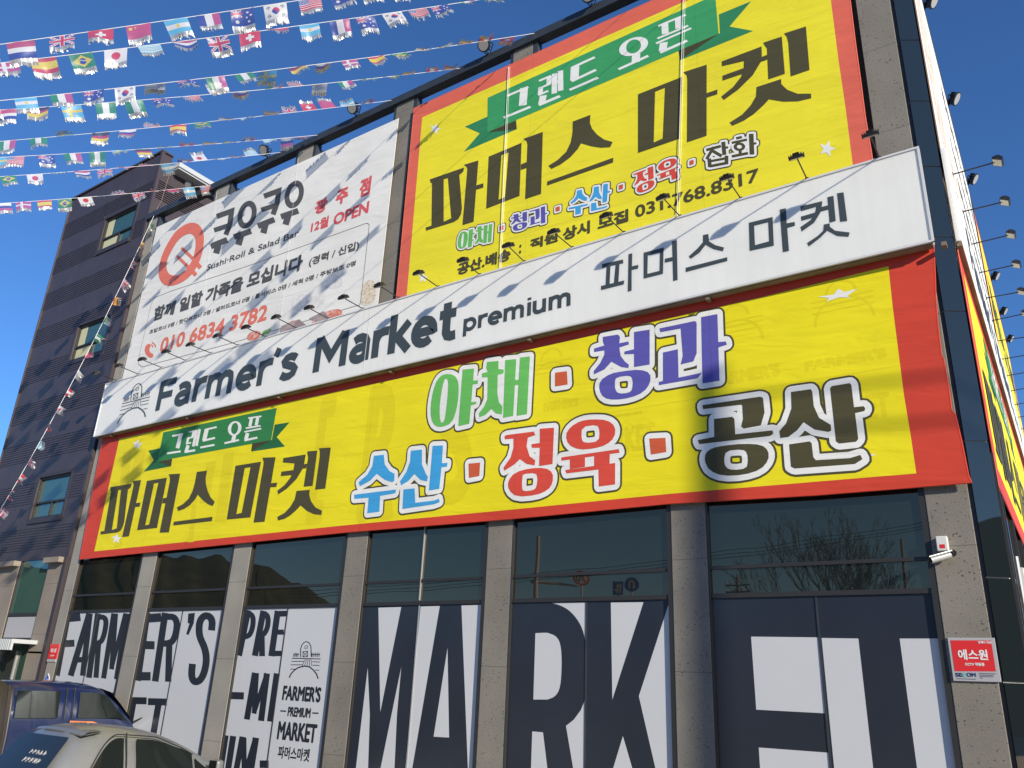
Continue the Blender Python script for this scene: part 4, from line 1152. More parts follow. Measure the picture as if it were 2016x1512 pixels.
        # mesh data is in world space of the first lamp; the parent inverse keeps it in place
p2_ = None
for i in range(14):
    y = .75 + .98*i
    lab = 'floodlight on a long arm over the side sign, %s from the corner' % ORD[i]
    if p2_ is None: p2_ = arm_lamp((XS+.08, y, EYE+6.27), (1,0,0.02), lab, 'floodlights along the side sign')
    else:
        c = copy_tree(p2_); c.location = (XS+.08, y, EYE+6.27); c['label'] = lab; c.rotation_euler = (random.uniform(-.03,.03), random.uniform(-.04,.04), random.uniform(-.07,.07))
def round_lamp(p, out, label, group, tilt=.62):
    p = Vector(p); out = Vector(out).normalized(); sd = out.cross(Vector((0,0,1)))
    o = empty('round_floodlight', p, label, 'floodlight', group)
    nrm = (out*cos(tilt) - Vector((0,0,1))*sin(tilt)).normalized()
    c_ = p + out*.16 + Vector((0,0,.10))
    mb = MB()
    mb.tube([c_-nrm*.11, c_-nrm*.07, c_-nrm*.01, c_, c_+nrm*.012, c_+nrm*.012], [.05,.10,.128,.128,.125,.108], 24)
    for i in range(10):
        a = 2*pi*i/10; e1 = sd*cos(a)+sd.cross(nrm)*sin(a)
        mb.obox(c_-nrm*.075+e1*.075, e1*.04, nrm.cross(e1)*.004, nrm*.045)
    mb.build('housing', M['black'], o, smooth=False)
    mb = MB(); mb.disc(c_+nrm*.0125, nrm, .104, .002, 24); mb.build('lens', M['lens'], o)
    mb = MB()
    for s_ in (-1, 1): mb.tube([c_+sd*.14*s_-nrm*.02, c_+sd*.13*s_-nrm*.10-out*.03, p+sd*.04*s_+Vector((0,0,.02))], .010, 6)
    mb.tube([p-out*.03, p+out*.03+Vector((0,0,.03))], .02, 6)
    mb.build('bracket', M['black'], o)
    return o
for i, (px, py, w_) in enumerate(((1157,10,'right half of the yellow banner'), (950,112,'left half of the yellow banner'), (690,230,'the right end of the white banner'), (514,313,'the middle of the white banner'), (366,380,'the letter Q'))):
    q = at(px, py+7, -.22)
    round_lamp((q[0], -.06, ZT+.14), (0,-1,0), 'round floodlight on the roof frame above ' + w_, 'round floodlights on the front roof edge')
for i, y in enumerate((2.55, 5.25, 8.2, 13.2, 15.6, 17.8)):
    round_lamp((XS+.02, y, EYE+10.55), (1,0,0), 'round floodlight on the side roof edge, %s from the corner' % ORD[i], 'round floodlights on the side roof edge')
mb = MB(); mb.tube([(XS-.01, .14, EYE+10.42), (XS-.01, 18.7, EYE+10.42)], .03, 6); mb.build('parapet_rail', M['steel'], bld)

# ------------------------------------------------------------------ small things on the columns
# security notice plate
pl = empty('notice_plate', (-.9, -.02, EYE+.45), 'red and silver security notice plate on the right corner column', 'sign')
YPL = -.022
cz = crop(1840, 1230, 11.4545)
q = [at(*cz(*p), YPL) for p in [(285,290),(1350,290),(1500,1285),(430,1265)]]
xa = min(q[0][0], q[3][0]); xb = (q[1][0]+q[2][0])/2; za = q[3][1]; zbb = q[0][1]
mb = MB(); mb.box(xa, xb, YPL, -.001, za, zbb, .003); mb.build('panel', M['plate_grey'], pl)
k = Ink(YPL-.002); k.poly([(xa+.025, at(*cz(440,1045),YPL)[1]), (xb-.03, at(*cz(1390,1050),YPL)[1]), (xb-.03, zbb-.025), (xa+.025, zbb-.025)]); k.build('red_field', M['plate_red'], pl)
k = Ink(YPL-.0045)
txt(k, '에스원', cz, (545,790), (1180,560), YPL, .0028); txt(k, 'CCTV 작동중', cz, (690,925), (1120,858), YPL, .0012); txt(k, '언제나 안심', cz, (985,425), (1272,368), YPL, .001)
k.build('white_lettering', M['plate_white'], pl)
k = Ink(YPL-.0025)
txt(k, 'SE', cz, (475,1172), (620,1085), YPL, .0018); txt(k, 'OM', cz, (728,1172), (925,1085), YPL, .0018); k.build('navy_lettering', M['plate_navy'], pl)
k = Ink(YPL-.0025); txt(k, 'C', cz, (640,1180), (715,1085), YPL, .003); k.build('teal_letter', M['teal'], pl)
k = Ink(YPL-.0025)
for j in range(4):
    a_ = at(*cz(1000+j*8, 1098+j*34), YPL); b_ = at(*cz((1385,1330,1330,1090)[j], 1098+j*34), YPL); k.poly(S(a_[0], a_[1], b_[0], a_[1], .004))
a_ = at(*cz(490,1215), YPL); b_ = at(*cz(930,1215), YPL); k.poly(S(a_[0], a_[1], b_[0], a_[1], .004))
k.build('fine_print', M['plate_navy'], pl)
# the same notice on the left column, and the house number
p3_ = empty('notice_plate', (-17.7, -.02, EYE+.3), 'small red security notice on the leftmost column above the blue number plate', 'sign')
c48 = crop(0, 1080, 5.4)
a_ = at(*c48(502,1170), -.02); b_ = at(*c48(628,1015), -.02)
mb = MB(); mb.box(a_[0], b_[0], -.02, -.001, a_[1], b_[1]); mb.build('panel', M['plate_red'], p3_)
k = Ink(-.022); w_ = b_[0]-a_[0]; h_ = b_[1]-a_[1]
text(k, '에스원', (a_[0]+w_*.2, a_[1]+h_*.42), (a_[0]+w_*.85, a_[1]+h_*.72), .003); text(k, 'CCTV', (a_[0]+w_*.3, a_[1]+h_*.16), (a_[0]+w_*.75, a_[1]+h_*.27), .003)
k.build('white_lettering', M['plate_white'], p3_)
mb = MB(); mb.box(a_[0]-.01, b_[0], -.015, -.001, a_[1]-.06, a_[1]-.002); mb.build('lower_strip', M['plate_grey'], p3_)
p4_ = empty('number_plate', (-17.7, -.02, EYE-.3), 'blue house number plate with a white 4 on the leftmost column', 'sign')
a_ = at(*c48(468,1425), -.02); b_ = at(*c48(525,1335), -.02); w_ = b_[0]-a_[0]; h_ = .30
a_ = (a_[0], b_[1]-h_)
k = Ink(-.012); pts = [(a_[0]-.01, a_[1]), (b_[0]+.01, a_[1]), (b_[0]+.01, b_[1]-.07), (a_[0]+w_/2, b_[1]+.012), (a_[0]-.01, b_[1]-.07)]
mb = MB(); mb.add([(p[0], y_, p[1]) for y_ in (-.012, -.001) for p in pts], [tuple(range(5)), (9,8,7,6,5)] + [(i, (i+1) % 5, 5+(i+1) % 5, 5+i) for i in range(5)]); mb.build('rim', M['plate_white'], p4_)
k = Ink(-.0135); k.poly([(a_[0], a_[1]+.01), (b_[0], a_[1]+.01), (b_[0], b_[1]-.072), (a_[0]+w_/2, b_[1]), (a_[0], b_[1]-.072)]); k.build('blue_field', M['plate_blue'], p4_)
k = Ink(-.015); text(k, '4', (a_[0]+w_*.28, b_[1]-.165), (a_[0]+w_*.72, b_[1]-.085), .005); k.build('number', M['plate_white'], p4_)
# alarm box and camera on the corner column
c2 = crop(1350, 940, 2.6426)
q0 = at(*c2(1310,385), -.06); q1 = at(*c2(1350,330), -.06)
ab = empty('alarm_box', (q0[0], 0, q0[1]), 'small off-white alarm box with a red label on the right corner column', 'alarm box')
mb = MB(); mb.box(q0[0], q0[0]+.105, -.085, -.001, q0[1], q0[1]+.15, .008); mb.build('case', M['off_white'], ab)
k = Ink(-.0865); k.poly([(q0[0]+.028,q0[1]+.025),(q0[0]+.078,q0[1]+.025),(q0[0]+.078,q0[1]+.065),(q0[0]+.028,q0[1]+.065)]); k.build('red_label', M['plate_red'], ab)
cc = empty('security_camera', (q0[0]+.07, 0, q0[1]-.04), 'silver bullet security camera under the alarm box on the corner column', 'camera')
e0 = Vector((q0[0]+.13, -.05, q0[1]-.035)); e1 = Vector((at(*c2(1275,432), -.16)[0], -.16, at(*c2(1275,432), -.16)[1]))
mb = MB(); mb.tube([e0+(e1-e0)*.1, e1], .032, 12); mb.obox((e0+e1)/2+Vector((0,0,.036)), (e1-e0)*.52, Vector((.0,.03,0)), Vector((0,0,.004))); mb.build('barrel', M['alu'], cc)
mb = MB(); mb.tube([(e0.x+.0, -.001, e0.z+.02), (e0.x, -.03, e0.z+.02)], .035, 12); mb.tube([(e0.x, -.03, e0.z+.02), tuple(e0)], .014, 8); mb.build('mount', M['black'], cc)
mb = MB(); mb.tube([e1, e1+(e1-e0).normalized()*.004], .026, 12); mb.build('lens', M['black'], cc)
jb = empty('junction_box', (XS+.05, .85, EYE+1.2), 'white junction box on the side wall just round the corner', 'junction box')
mb = MB(); mb.box(XS+.031, XS+.09, .85, 1.02, EYE+1.2, EYE+1.42, .006); mb.build('case', M['off_white'], jb)
mb = MB(); mb.box(XS+.0905, XS+.0925, .89, .98, EYE+1.27, EYE+1.35); mb.build('cover', M['plate_grey'], jb)
pb = empty('pipe_bracket', (XS+.05, .9, EYE+.9), 'bent grey pipe bracket on the side wall below the junction box', 'pipe')
mb = MB(); mb.tube([(XS+.03,.75,EYE+1.02),(XS+.20,1.2,EYE+1.02),(XS+.24,1.9,EYE+1.0)], .022, 8); mb.tube([(XS+.04,.8,EYE+1.0),(XS+.20,1.6,EYE+.45)], .018, 8); mb.build('pipe', M['steel'], pb)
# ------------------------------------------------------------------ the dark neighbouring building
YD = 0.0
db = empty('neighbour_building', (-20.2, 0, 0), 'tall dark building with ribbed brown-violet cladding left of the market', 'building')
dx0, dx1, dzt = at(54,720,YD)[0], COLS[0][0]-.11, EYE+12.8
zg = EYE + 2.26
wins = [((-20.15,-18.66), (EYE+10.44, EYE+11.44)), ((-20.16,-18.68), (EYE+7.28, EYE+8.25)), ((-20.16,-18.74), (EYE+3.24, EYE+4.24))]
def wall_with_holes(x0, x1, y0, y1, z0, z1, holes, name, m, parent):
    """a wall of blocks between the openings (openings share one column of the wall)"""
    mb = MB()
    hx0, hx1 = min(h[0][0] for h in holes), max(h[0][1] for h in holes)
    mb.box(x0, hx0, y0, y1, z0, z1); mb.box(hx1, x1, y0, y1, z0, z1)
    zz = sorted((h[1] for h in holes))
    lo = z0
    for a, b in zz:
        mb.box(hx0, hx1, y0, y1, lo, a); lo = b
    mb.box(hx0, hx1, y0, y1, lo, z1)
    return mb.build(name, m, parent)
wl = wall_with_holes(dx0, dx1, YD, YD+.28, zg, dzt, wins, 'wall', M['clad'], db)
mb = MB(); mb.box(dx0, dx0+.2, YD+.281, 16, 0, dzt); mb.box(dx1-.2, dx1, YD+.281, 16, 0, EYE+12.38); mb.box(dx0+.2, dx1-.2, 15.8, 16, 0, dzt); mb.build('side_wall', M['clad'], db)
# ribs: bands of horizontal ribbing alternate with smooth sheets
mb = MB()
bands = []
z = zg+.25
while z < dzt-.5:
    bands.append((z, min(z+.56, dzt-.1))); z += 1.12
for a, b in bands:
    n = int((b-a)/.062)
    for i in range(n):
        zr = a + i*.062
        segs = [(dx0, dx1)]
        for (hx, hz) in wins:
            if hz[0]-.14 < zr < hz[1]+.1:
                segs = [(dx0, hx[0]-.1), (hx[1]+.1, dx1)]
        for sx0_, sx1_ in segs:
            mb.box(sx0_, sx1_, YD-.011, YD-.0005, zr, zr+.036)
        mb.box(dx1+.0005, dx1+.028, YD+.05, 15.9, zr, zr+.030) if zr < EYE+12.3 else None
mb.build('ribbed_cladding', M['clad'], db)
mb = MB()
mb.box(dx1-.06, dx1+.03, YD-.035, YD+.045, zg, dzt+.02)
mb.box(dx0-.035, dx0+.0, YD-.03, YD+.25, zg, dzt+.02)
mb.build('corner_trim', M['clad'], db)
mb = MB()
for a, b in bands: mb.box(dx0-.055, dx0-.036, YD-.02, YD+.18, a, b)
mb.build('edge_strips', M['clad_edge'], db)
mb = MB(); mb.box(dx0-.04, dx1+.035, YD-.04, YD+.29, dzt+.021, dzt+.07); mb.build('coping', M['clad'], db)
mb = MB(); mb.box(dx0+.3, -17.62, .30, 15.0, EYE+12.43, EYE+12.56); mb.box(dx0+.3, -17.66, .32, 14.9, EYE+12.385, EYE+12.428); mb.build('roof', M['grey_metal'], db)
for i, ((a, b), (c, d)) in enumerate(wins):
    mb = MB(); mb.box(a+.002, b-.002, YD+.075, YD+.085, c, d)
    w = mb.build('window', M['glass_green'], db)
    mb = MB()
    zc = c + (d-c)*.36
    for x in (a, b-.045): mb.box(x+.001, x+.044, YD+.03, YD+.0735, c+.001, d-.001)
    for zz in (c, d-.045, zc): mb.box(a+.046, b-.046, YD+.03, YD+.073, zz+.001, zz+.044)
    xm = (a+b)/2+.05; mb.box(xm, xm+.04, YD+.03, YD+.073, c+.046, zc-.001)
    mb.build('window_frame', M['frame'], w)
    mb = MB()
    mb.box(a-.10, a-.001, YD-.012, YD+.02, c-.12, d+.08); mb.box(b+.001, b+.08, YD-.012, YD+.02, c-.12, d+.08); mb.box(a-.0, b+.0, YD-.012, YD+.02, d+.001, d+.08); mb.box(a-.0, b+.0, YD-.03, YD+.02, c-.12, c-.002)
    mb.build('window_surround', M['clad_dark'], w)
    if i < 2:
        mb = MB(); mb.box(a+.06, a+.36, YD+.0705, YD+.0740, zc+.05, d-.05); mb.box(a+.06, a+.8, YD+.0705, YD+.0740, c+.05, zc-.01); mb.build('curtain', M['curtain'] if i else M['curtain'], w)
# ground floor: stone piers, green window, canopy
mb = MB()
gx0, gx1 = -20.05, -18.72
mb.box(dx0, gx0, YD-.02, YD+.25, 0, zg-.12); mb.box(gx1, dx1-.0, YD-.02, YD+.25, EYE+.30, zg-.12); mb.box(-18.75, dx1-.12, YD-.02, YD+.25, 0, EYE+.26)
mb.build('stone_wall', M['stone_b'], db)
mb = MB(); mb.box(dx0, gx0+.02, YD-.16, YD+.2, zg-.119, zg-.005); mb.box(gx1-.02, dx1-.10, YD-.16, YD+.2, zg-.119, zg-.005); mb.build('ledge', M['stone_b'], db)
mb = MB(); mb.box(dx1-.10, dx1+.02, YD-.05, YD+.05, 0, zg-.002); mb.build('corner_post', M['clad_dark'], db)
mb = MB(); mb.box(gx0+.002, gx1-.002, YD+.03, YD+.04, 0.4, zg); gw = mb.build('window', M['glass_green'], db)
mb = MB()
for x in (gx0, gx1-.05): mb.box(x+.002, x+.05, YD-.005, YD+.028, .4, zg)
for zz in (EYE+1.03, EYE+.50): mb.box(gx0+.052, gx1-.052, YD-.005, YD+.028, zz, zz+.07)
mb.box(gx0+.06, gx1-.06, YD+.010, YD+.020, EYE+.57, EYE+1.02)
mb.build('window_frame', M['frame'], gw)
mb = MB(); mb.box(gx0+.055, gx1-.055, YD+.003, YD+.009, EYE+.575, EYE+1.015); mb.build('lower_panel', M['plate_grey'], gw)
mb = MB()
mb.box(-23.5, -18.42, YD-.55, YD-.02, EYE+.44, EYE+.52)
for i in range(70): mb.box(-23.5+i*.072, -23.5+i*.072+.04, YD-.565, YD-.552, EYE+.30, EYE+.51)
mb.box(-23.5, -18.42, YD-.55, YD-.50, EYE+.30, EYE+.438); mb.box(-23.5, -19.1, YD-.62, YD-.56, EYE+.16, EYE+.23)
mb.build('canopy', M['grey_metal'], db)
mb = MB()
for x in (-20.6, -19.75, -19.05): mb.box(x, x+.05, YD-.10, YD-.03, 0, EYE+.3)
mb.build('entrance_frame', M['alu'], db)
mb = MB(); mb.box(-22.3, -18.9, YD-.06, YD-.045, .1, EYE+.25); eg = mb.build('entrance_glass', M['glass_entry'], db)
mb = MB(); mb.box(-20.9, -20.0, YD-.064, YD-.061, .6, EYE+.22); mb.build('curtain', M['curtain'], eg)

# ------------------------------------------------------------------ vehicles
def loft(stations, nside=3):
    """closed shell from cross-sections: (y, [(half width, z) ... from sill to roof edge], crown z)"""
    vs, fs = [], []
    rows = []
    for y, prof, zc in stations:
        r = [(w, y, z) for w, z in prof] + [(prof[-1][0]*.5, y, prof[-1][1]+(zc-prof[-1][1])*.8), (0, y, zc)]
        full = r + [(-x, yy, zz) for x, yy, zz in r[-2::-1]]
        rows.append(len(vs)); vs += full
    n = len(full)
    for i in range(len(rows)-1):
        for j in range(n-1):
            fs.append((rows[i]+j, rows[i]+j+1, rows[i+1]+j+1, rows[i+1]+j))
    fs.append(tuple(rows[0]+j for j in range(n))); fs.append(tuple(rows[-1]+j for j in range(n-1,-1,-1)))
    return vs, fs
class Car:
    def __init__(s, pos, heading, name, label, cat):
        s.mw = Matrix.Translation(pos) @ Matrix.Rotation(heading, 4, 'Z')
        s.root = empty(name, pos, label, cat)
    def w(s, p): return tuple(s.mw @ Vector(p))
    def mesh(s, name, vs, fs, m, parent=None, smooth=False, sub=0, bev=0):
        mb = MB(); mb.add([s.w(v) for v in vs], fs)
        o = mb.build(name, m, parent or s.root, smooth)
        if sub:
            md = o.modifiers.new('sub', 'SUBSURF'); md.levels = sub; md.render_levels = sub
        return o
    def mb(s, f, name, m, parent=None):
        mb = MB(); f(mb)
        mb.v = [s.w(v) for v in mb.v]
        return mb.build(name, m, parent or s.root)
    def wheel(s, x, y, r):
        def tyre(mb): mb.tube([(x-.08,y,r),(x+.08,y,r)], r, 24)
        t = s.mb(tyre, 'wheel', M['rubber'])
        s.mb(lambda mb: mb.tube([(x+.075 if x > 0 else x-.095,y,r),(x+.095 if x > 0 else x-.075,y,r)], r*.62, 16), 'rim', M['alu'], t)
def side_panel(prof_at, us, vts, off):
    pass

def lerp(a, b, t): return a+(b-a)*t
# -- silver hatchback; local: +y is the nose, +x the side towards the camera
def build_hatch():
    anchor = at3(262, 1428, 10.1)
    pos = Vector((anchor.x-.45, anchor.y, 0))
    c = Car(pos, radians(0), 'hatchback_car', 'silver small hatchback car parked nose to the market, in front of the blue truck', 'car')
    RZ = anchor.z
    c.rz = RZ
    # profile along y: rear glass foot, rear roof edge, roof, windscreen top, windscreen foot, nose
    st = [(-1.20, [(.60,.30),(.66,.55),(.66,.80),(.62,.86)], .88),
          (-1.08, [(.70,.25),(.75,.6),(.74,.92),(.66,1.00)], 1.02),
          (-.95, [(.73,.25),(.76,.6),(.745,.95),(.60,RZ-.30)], RZ-.27),
          (-.72, [(.74,.25),(.76,.6),(.75,.95),(.565,RZ-.085)], RZ-.03),
          (-.60, [(.74,.25),(.76,.6),(.75,.95),(.56,RZ-.065)], RZ-.008),
          (-.45, [(.745,.25),(.765,.6),(.755,.95),(.565,RZ-.05)], RZ+.01),
          (-.25, [(.745,.25),(.765,.6),(.755,.95),(.57,RZ-.05)], RZ+.012),
          (.24, [(.745,.25),(.765,.6),(.755,.95),(.565,RZ-.09)], RZ-.03),
          (.64, [(.745,.25),(.765,.6),(.755,.95),(.575,RZ-.20)], RZ-.14),
          (1.08, [(.745,.25),(.765,.6),(.755,.95),(.64,RZ-.42)], RZ-.36),
          (1.42, [(.745,.25),(.765,.6),(.75,.94),(.70,.985)], 1.03),
          (1.70, [(.74,.25),(.76,.55),(.72,.85),(.62,.90)], .96),
          (1.86, [(.70,.25),(.70,.5),(.64,.70),(.55,.76)], .80),
          (1.96, [(.60,.3),(.6,.45),(.55,.6),(.45,.65)], .67)]
    vs, fs = loft(st)
    body = c.mesh('body', vs, fs, M['silver'], smooth=True, sub=1)
    def sidept(y, t, off=.012):
        """point on the side glass: t = 0 at the sill, 1 at the roof rail"""
        for i in range(len(st)-1):
            if st[i][0] <= y <= st[i+1][0]:
                u = (y-st[i][0])/(st[i+1][0]-st[i][0]); a, b = st[i][1], st[i+1][1]
                x = lerp(lerp(a[2][0],b[2][0],u), lerp(a[3][0],b[3][0],u), t); z = lerp(lerp(a[2][1],b[2][1],u), lerp(a[3][1],b[3][1],u), t)
                return (x+off, y, z)
    def glassgrid(ys, tlo, thi, name, m, parent, off=.012, sgn=1):
        vs, fs = [], []
        n = 4
        for y in ys:
            for j in range(n+1):
                p = sidept(y, lerp(tlo(y), thi(y), j/n), off); vs.append((p[0]*sgn, p[1], p[2]))
        for i in range(len(ys)-1):
            for j in range(n): fs.append((i*(n+1)+j, (i+1)*(n+1)+j, (i+1)*(n+1)+j+1, i*(n+1)+j+1))
        return c.mesh(name, vs, fs, m, parent, smooth=True)
    def ease(y, a, b): return max(0, min(1, (y-a)/(b-a)))
    for sgn in (1, -1):
        hi_r = lambda y: .12 + .74*sin(ease(y,-.64,-.26)*pi/2) if y < -.26 else .86
        g1 = glassgrid([-.62+.033*i for i in range(14)], lambda y: .10, hi_r, 'side_window', M['glass_car'], body, .016, sgn)
        g2 = glassgrid([-.02+.073*i for i in range(12)], lambda y: .10, lambda y: .86 if y < .24 else .86-.06*ease(y,.24,.8), 'side_window', M['glass_car'], body, .016, sgn)
        glassgrid([.82,.89,.96,1.03,1.10,1.15,1.19], lambda y: .10, lambda y: max(.12, .80-.68*ease(y,.76,1.21)), 'quarter_window', M['glass_car'], body, .018, sgn)
    c.mb(lambda mb: mb.tube([sidept(-.16,.02,.022), sidept(-.16,.5,.03), sidept(-.16,.97,.022)], .008, 6), 'door_gap', M['black'], body)
    # window seals
    def seal(mb):
        mb.tube([sidept(-.64+.033*i, .10+.83*sin(ease(-.64+.033*i,-.66,-.26)*pi/2), .012) for i in range(12)] + [sidept(-.25+.1*i,.93,.014) for i in range(6)] + [sidept(.3+.1*i, .93-.08*i*.3, .014) for i in range(6)], .007, 6)
    c.mb(seal, 'window_seal', M['black'], body)
    # rear window with its lettering
    def rp(u, v, off=.045):
        # u across (-1..1), v 0 foot .. 1 top
        y = lerp(-1.12, -.77, v); z = lerp(.98, RZ-.12, v); x = u*lerp(.62, .50, v)
        return (x, y-off-.012*(1-u*u), z)
    vs, fs = [], []
    for j in range(7):
        for i in range(13): vs.append(rp(-1+i/6, j/6))
    for j in range(6):
        for i in range(12): fs.append((j*13+i, j*13+i+1, (j+1)*13+i+1, (j+1)*13+i))
    rg = c.mesh('rear_window', vs, fs, M['glass_rear'], body, smooth=True)
    tv = []; tf = []
    for body_, u0, v0, v1 in (('CARBELLA', .30, .40, .56), ('HWY 2 A/S', .36, .62, .76)):
        pass
    def scribble(mb):
        rr = random.Random(5)
        for row, (va, vb) in enumerate(((.40,.50), (.58,.67))):
            u = .02
            while u < .62:
                w_ = .085
                pts = [(u, va), (u+w_*.2, vb), (u+w_*.5, va+(vb-va)*rr.uniform(0,.5)), (u+w_*.9, vb*rr.uniform(.93,1)), (u+w_, va)]
                mb.tube([rp(a, b, .052) for a, b in pts[:rr.choice((4,5))]], .0020, 4)
                u += w_*1.6
    c.mb(scribble, 'window_sticker', M['plate_white'], rg)
    # spoiler lip, tail lamp, roof rails, mirror, antenna, wheels
    vs, fs = [], []
    for i in range(13):
        u = -1+i/6
        for dy, dz in ((-.09,-.040),(-.02,.006),(.16,.012),(-.02,-.026)):
            vs.append((u*.56, -.665+dy+.05*(u*u), RZ-.038-.034*u*u+dz))
    for i in range(12):
        for j in range(4): fs.append((i*4+j, i*4+(j+1)%4, (i+1)*4+(j+1)%4, (i+1)*4+j))
    c.mesh('spoiler', vs, fs, M['silver'], body, smooth=True)
    for sx in (1,-1):
        c.mb(lambda mb: mb.add(*bm_box(sx*.70-.06, sx*.70+.06, -1.22, -1.08, .74, .98, .03)), 'tail_lamp', M['tail_red'], body)
    def mirror(mb): mb.add(*bm_box(.80,.96,.96,1.08,1.02,1.17,.04)); mb.tube([(.74,1.04,1.04),(.82,1.03,1.07)], .03, 8)
    c.mb(mirror, 'wing_mirror', M['silver'], body)
    c.mb(lambda mb: mb.add(*bm_box(.81,.95,.948,.959,1.03,1.16,.004)), 'wing_mirror', M['glass_car'], body)
    def seats(mb):
        for x in (-.35,.35):
            for y in (-.05,-.8): mb.add(*bm_box(x-.2,x+.2,y-.06,y+.06,.8,1.3,.05))
    for x in (.76,-.76):
        for y in (-.75,1.2): c.wheel(x-(.06 if x > 0 else -.06), y, .27)
    for sx in (1,-1):
        c.mb(lambda mb: mb.add(*bm_box(sx*.772-.012, sx*.772+.012, -.38,-.22,.80,.83,.006)), 'door_handle', M['silver'], body)
    return c
build_hatch()

# -- dark blue double-cab truck
def build_truck():
    anchor = at3(150, 1349, 13.9)
    pos = Vector((anchor.x-.78, anchor.y+.21, 0))
    c = Car(pos, radians(0), 'pickup_truck', 'dark blue double cab truck parked behind the silver hatchback, orange decal on its door', 'truck')
    RZ = 1.97
    st = [(-1.55, [(.80,.5),(.82,.8),(.82,1.38),(.72,RZ-.16)], RZ-.13),
          (-1.45, [(.82,.5),(.84,.8),(.84,1.38),(.735,RZ-.07)], RZ-.01),
          (-.9, [(.82,.5),(.845,.8),(.845,1.38),(.74,RZ-.06)], RZ+.02),
          (-.2, [(.82,.5),(.845,.8),(.845,1.38),(.74,RZ-.06)], RZ+.025),
          (.25, [(.82,.5),(.845,.8),(.845,1.38),(.74,RZ-.08)], RZ+.01),
          (.52, [(.82,.5),(.845,.8),(.845,1.38),(.73,RZ-.17)], RZ-.09),
          (.74, [(.82,.5),(.845,.8),(.845,1.38),(.75,RZ-.36)], RZ-.32),
          (.96, [(.82,.5),(.845,.8),(.845,1.28),(.80,RZ-.60)], RZ-.55),
          (1.12, [(.82,.5),(.84,.8),(.83,1.05),(.80,1.20)], 1.24),
          (1.25, [(.80,.45),(.80,.7),(.78,.9),(.74,1.0)], 1.04)]
    vs, fs = loft(st)
    body = c.mesh('body', vs, fs, M['blue'], smooth=True, sub=1)
    def sidept(y, t, off=.012):
        for i in range(len(st)-1):
            if st[i][0] <= y <= st[i+1][0]:
                u = (y-st[i][0])/(st[i+1][0]-st[i][0]); a, b = st[i][1], st[i+1][1]
                return (lerp(lerp(a[2][0],b[2][0],u), lerp(a[3][0],b[3][0],u), t)+off, y, lerp(lerp(a[2][1],b[2][1],u), lerp(a[3][1],b[3][1],u), t))
    def gg(ys, lo, hi, nm, m=M['glass_car']):
        for sgn in (1,-1):
            vs, fs = [], []
            for y in ys:
                for j in range(5):
                    p = sidept(y, lerp(lo, hi(y), j/4), .014); vs.append((p[0]*sgn, p[1], p[2]))
            for i in range(len(ys)-1):
                for j in range(4): fs.append((i*5+j,(i+1)*5+j,(i+1)*5+j+1,i*5+j+1))
            c.mesh(nm, vs, fs, m, body, smooth=True)
    gg([-1.15+.1*i for i in range(8)], .06, lambda y: .84, 'side_window')
    gg([-.10+.07*i for i in range(15)], .06, lambda y: .84 if y < .40 else max(.08, .84-.72*(y-.40)/.46), 'side_window')
    def pill(mb):
        for y in (-.34,-.20,-1.26): mb.tube([sidept(y,.02,.010), sidept(y,.5,.014), sidept(y,.97,.010)], .010, 6)
    c.mb(pill, 'door_gap', M['black'], body)
    k = Ink(0); 
    def decal(mb): mb.add([(.868,-.23,1.31),(.868,.20,1.31),(.868,.28,1.325),(.868,.18,1.355),(.868,-.23,1.37)], [(0,1,2,3,4)])
    d = c.mb(decal, 'door_decal', M['orange'], body)
    vs, fs = text_mesh('BONGO III')
    xs = [v[0] for v in vs]; sc = .26/(max(xs)-min(xs))
    c.mesh('decal_lettering', [(.871, -.21+(v[0]-min(xs))*sc, 1.322+v[1]*.05) for v in vs], fs, M['black'], d)
    def mir(mb):
        mb.tube([(.84,.94,1.34),(1.02,1.02,1.43),(1.15,1.08,1.49)], .012, 6)
        mb.tube([(1.15,1.10,1.49),(1.155,1.06,1.49),(1.16,1.04,1.49)], [.07,.085,.078], 16)
    c.mb(mir, 'wing_mirror', M['black'], body)
    def vent(mb):
        for i in range(3): mb.tube([(.862,-1.42-.02*i,1.10-.11*i),(.868,-1.36-.02*i,1.13-.11*i)], .012, 6)
    c.mb(vent, 'badge', M['chrome'], body)
    def bed(mb):
        mb.box(-.85,.85,-3.5,-1.62,.72,.80); mb.box(-.87,-.85,-3.5,-1.62,.72,1.08); mb.box(.85,.87,-3.5,-1.62,.72,1.08); mb.box(-.85,.85,-3.52,-3.5,.72,1.08)
    c.mb(bed, 'cargo_bed', M['blue'])
    for x in (.72,-.72):
        for y in (-2.6,.65): c.wheel(x, y, .30)
    vs, fs = [], []
    for y_, prof, zc in st[5:8]:
        for fx in (-.9,-.45,0,.45,.9):
            vs.append((prof[-1][0]*fx, y_+.012, lerp(zc, prof[-1][1], fx*fx)+.012))
    for i in range(2):
        for j in range(4): fs.append((i*5+j, i*5+j+1, (i+1)*5+j+1, (i+1)*5+j))
    c.mesh('windscreen', vs, fs, M['glass_car'], body)
build_truck()

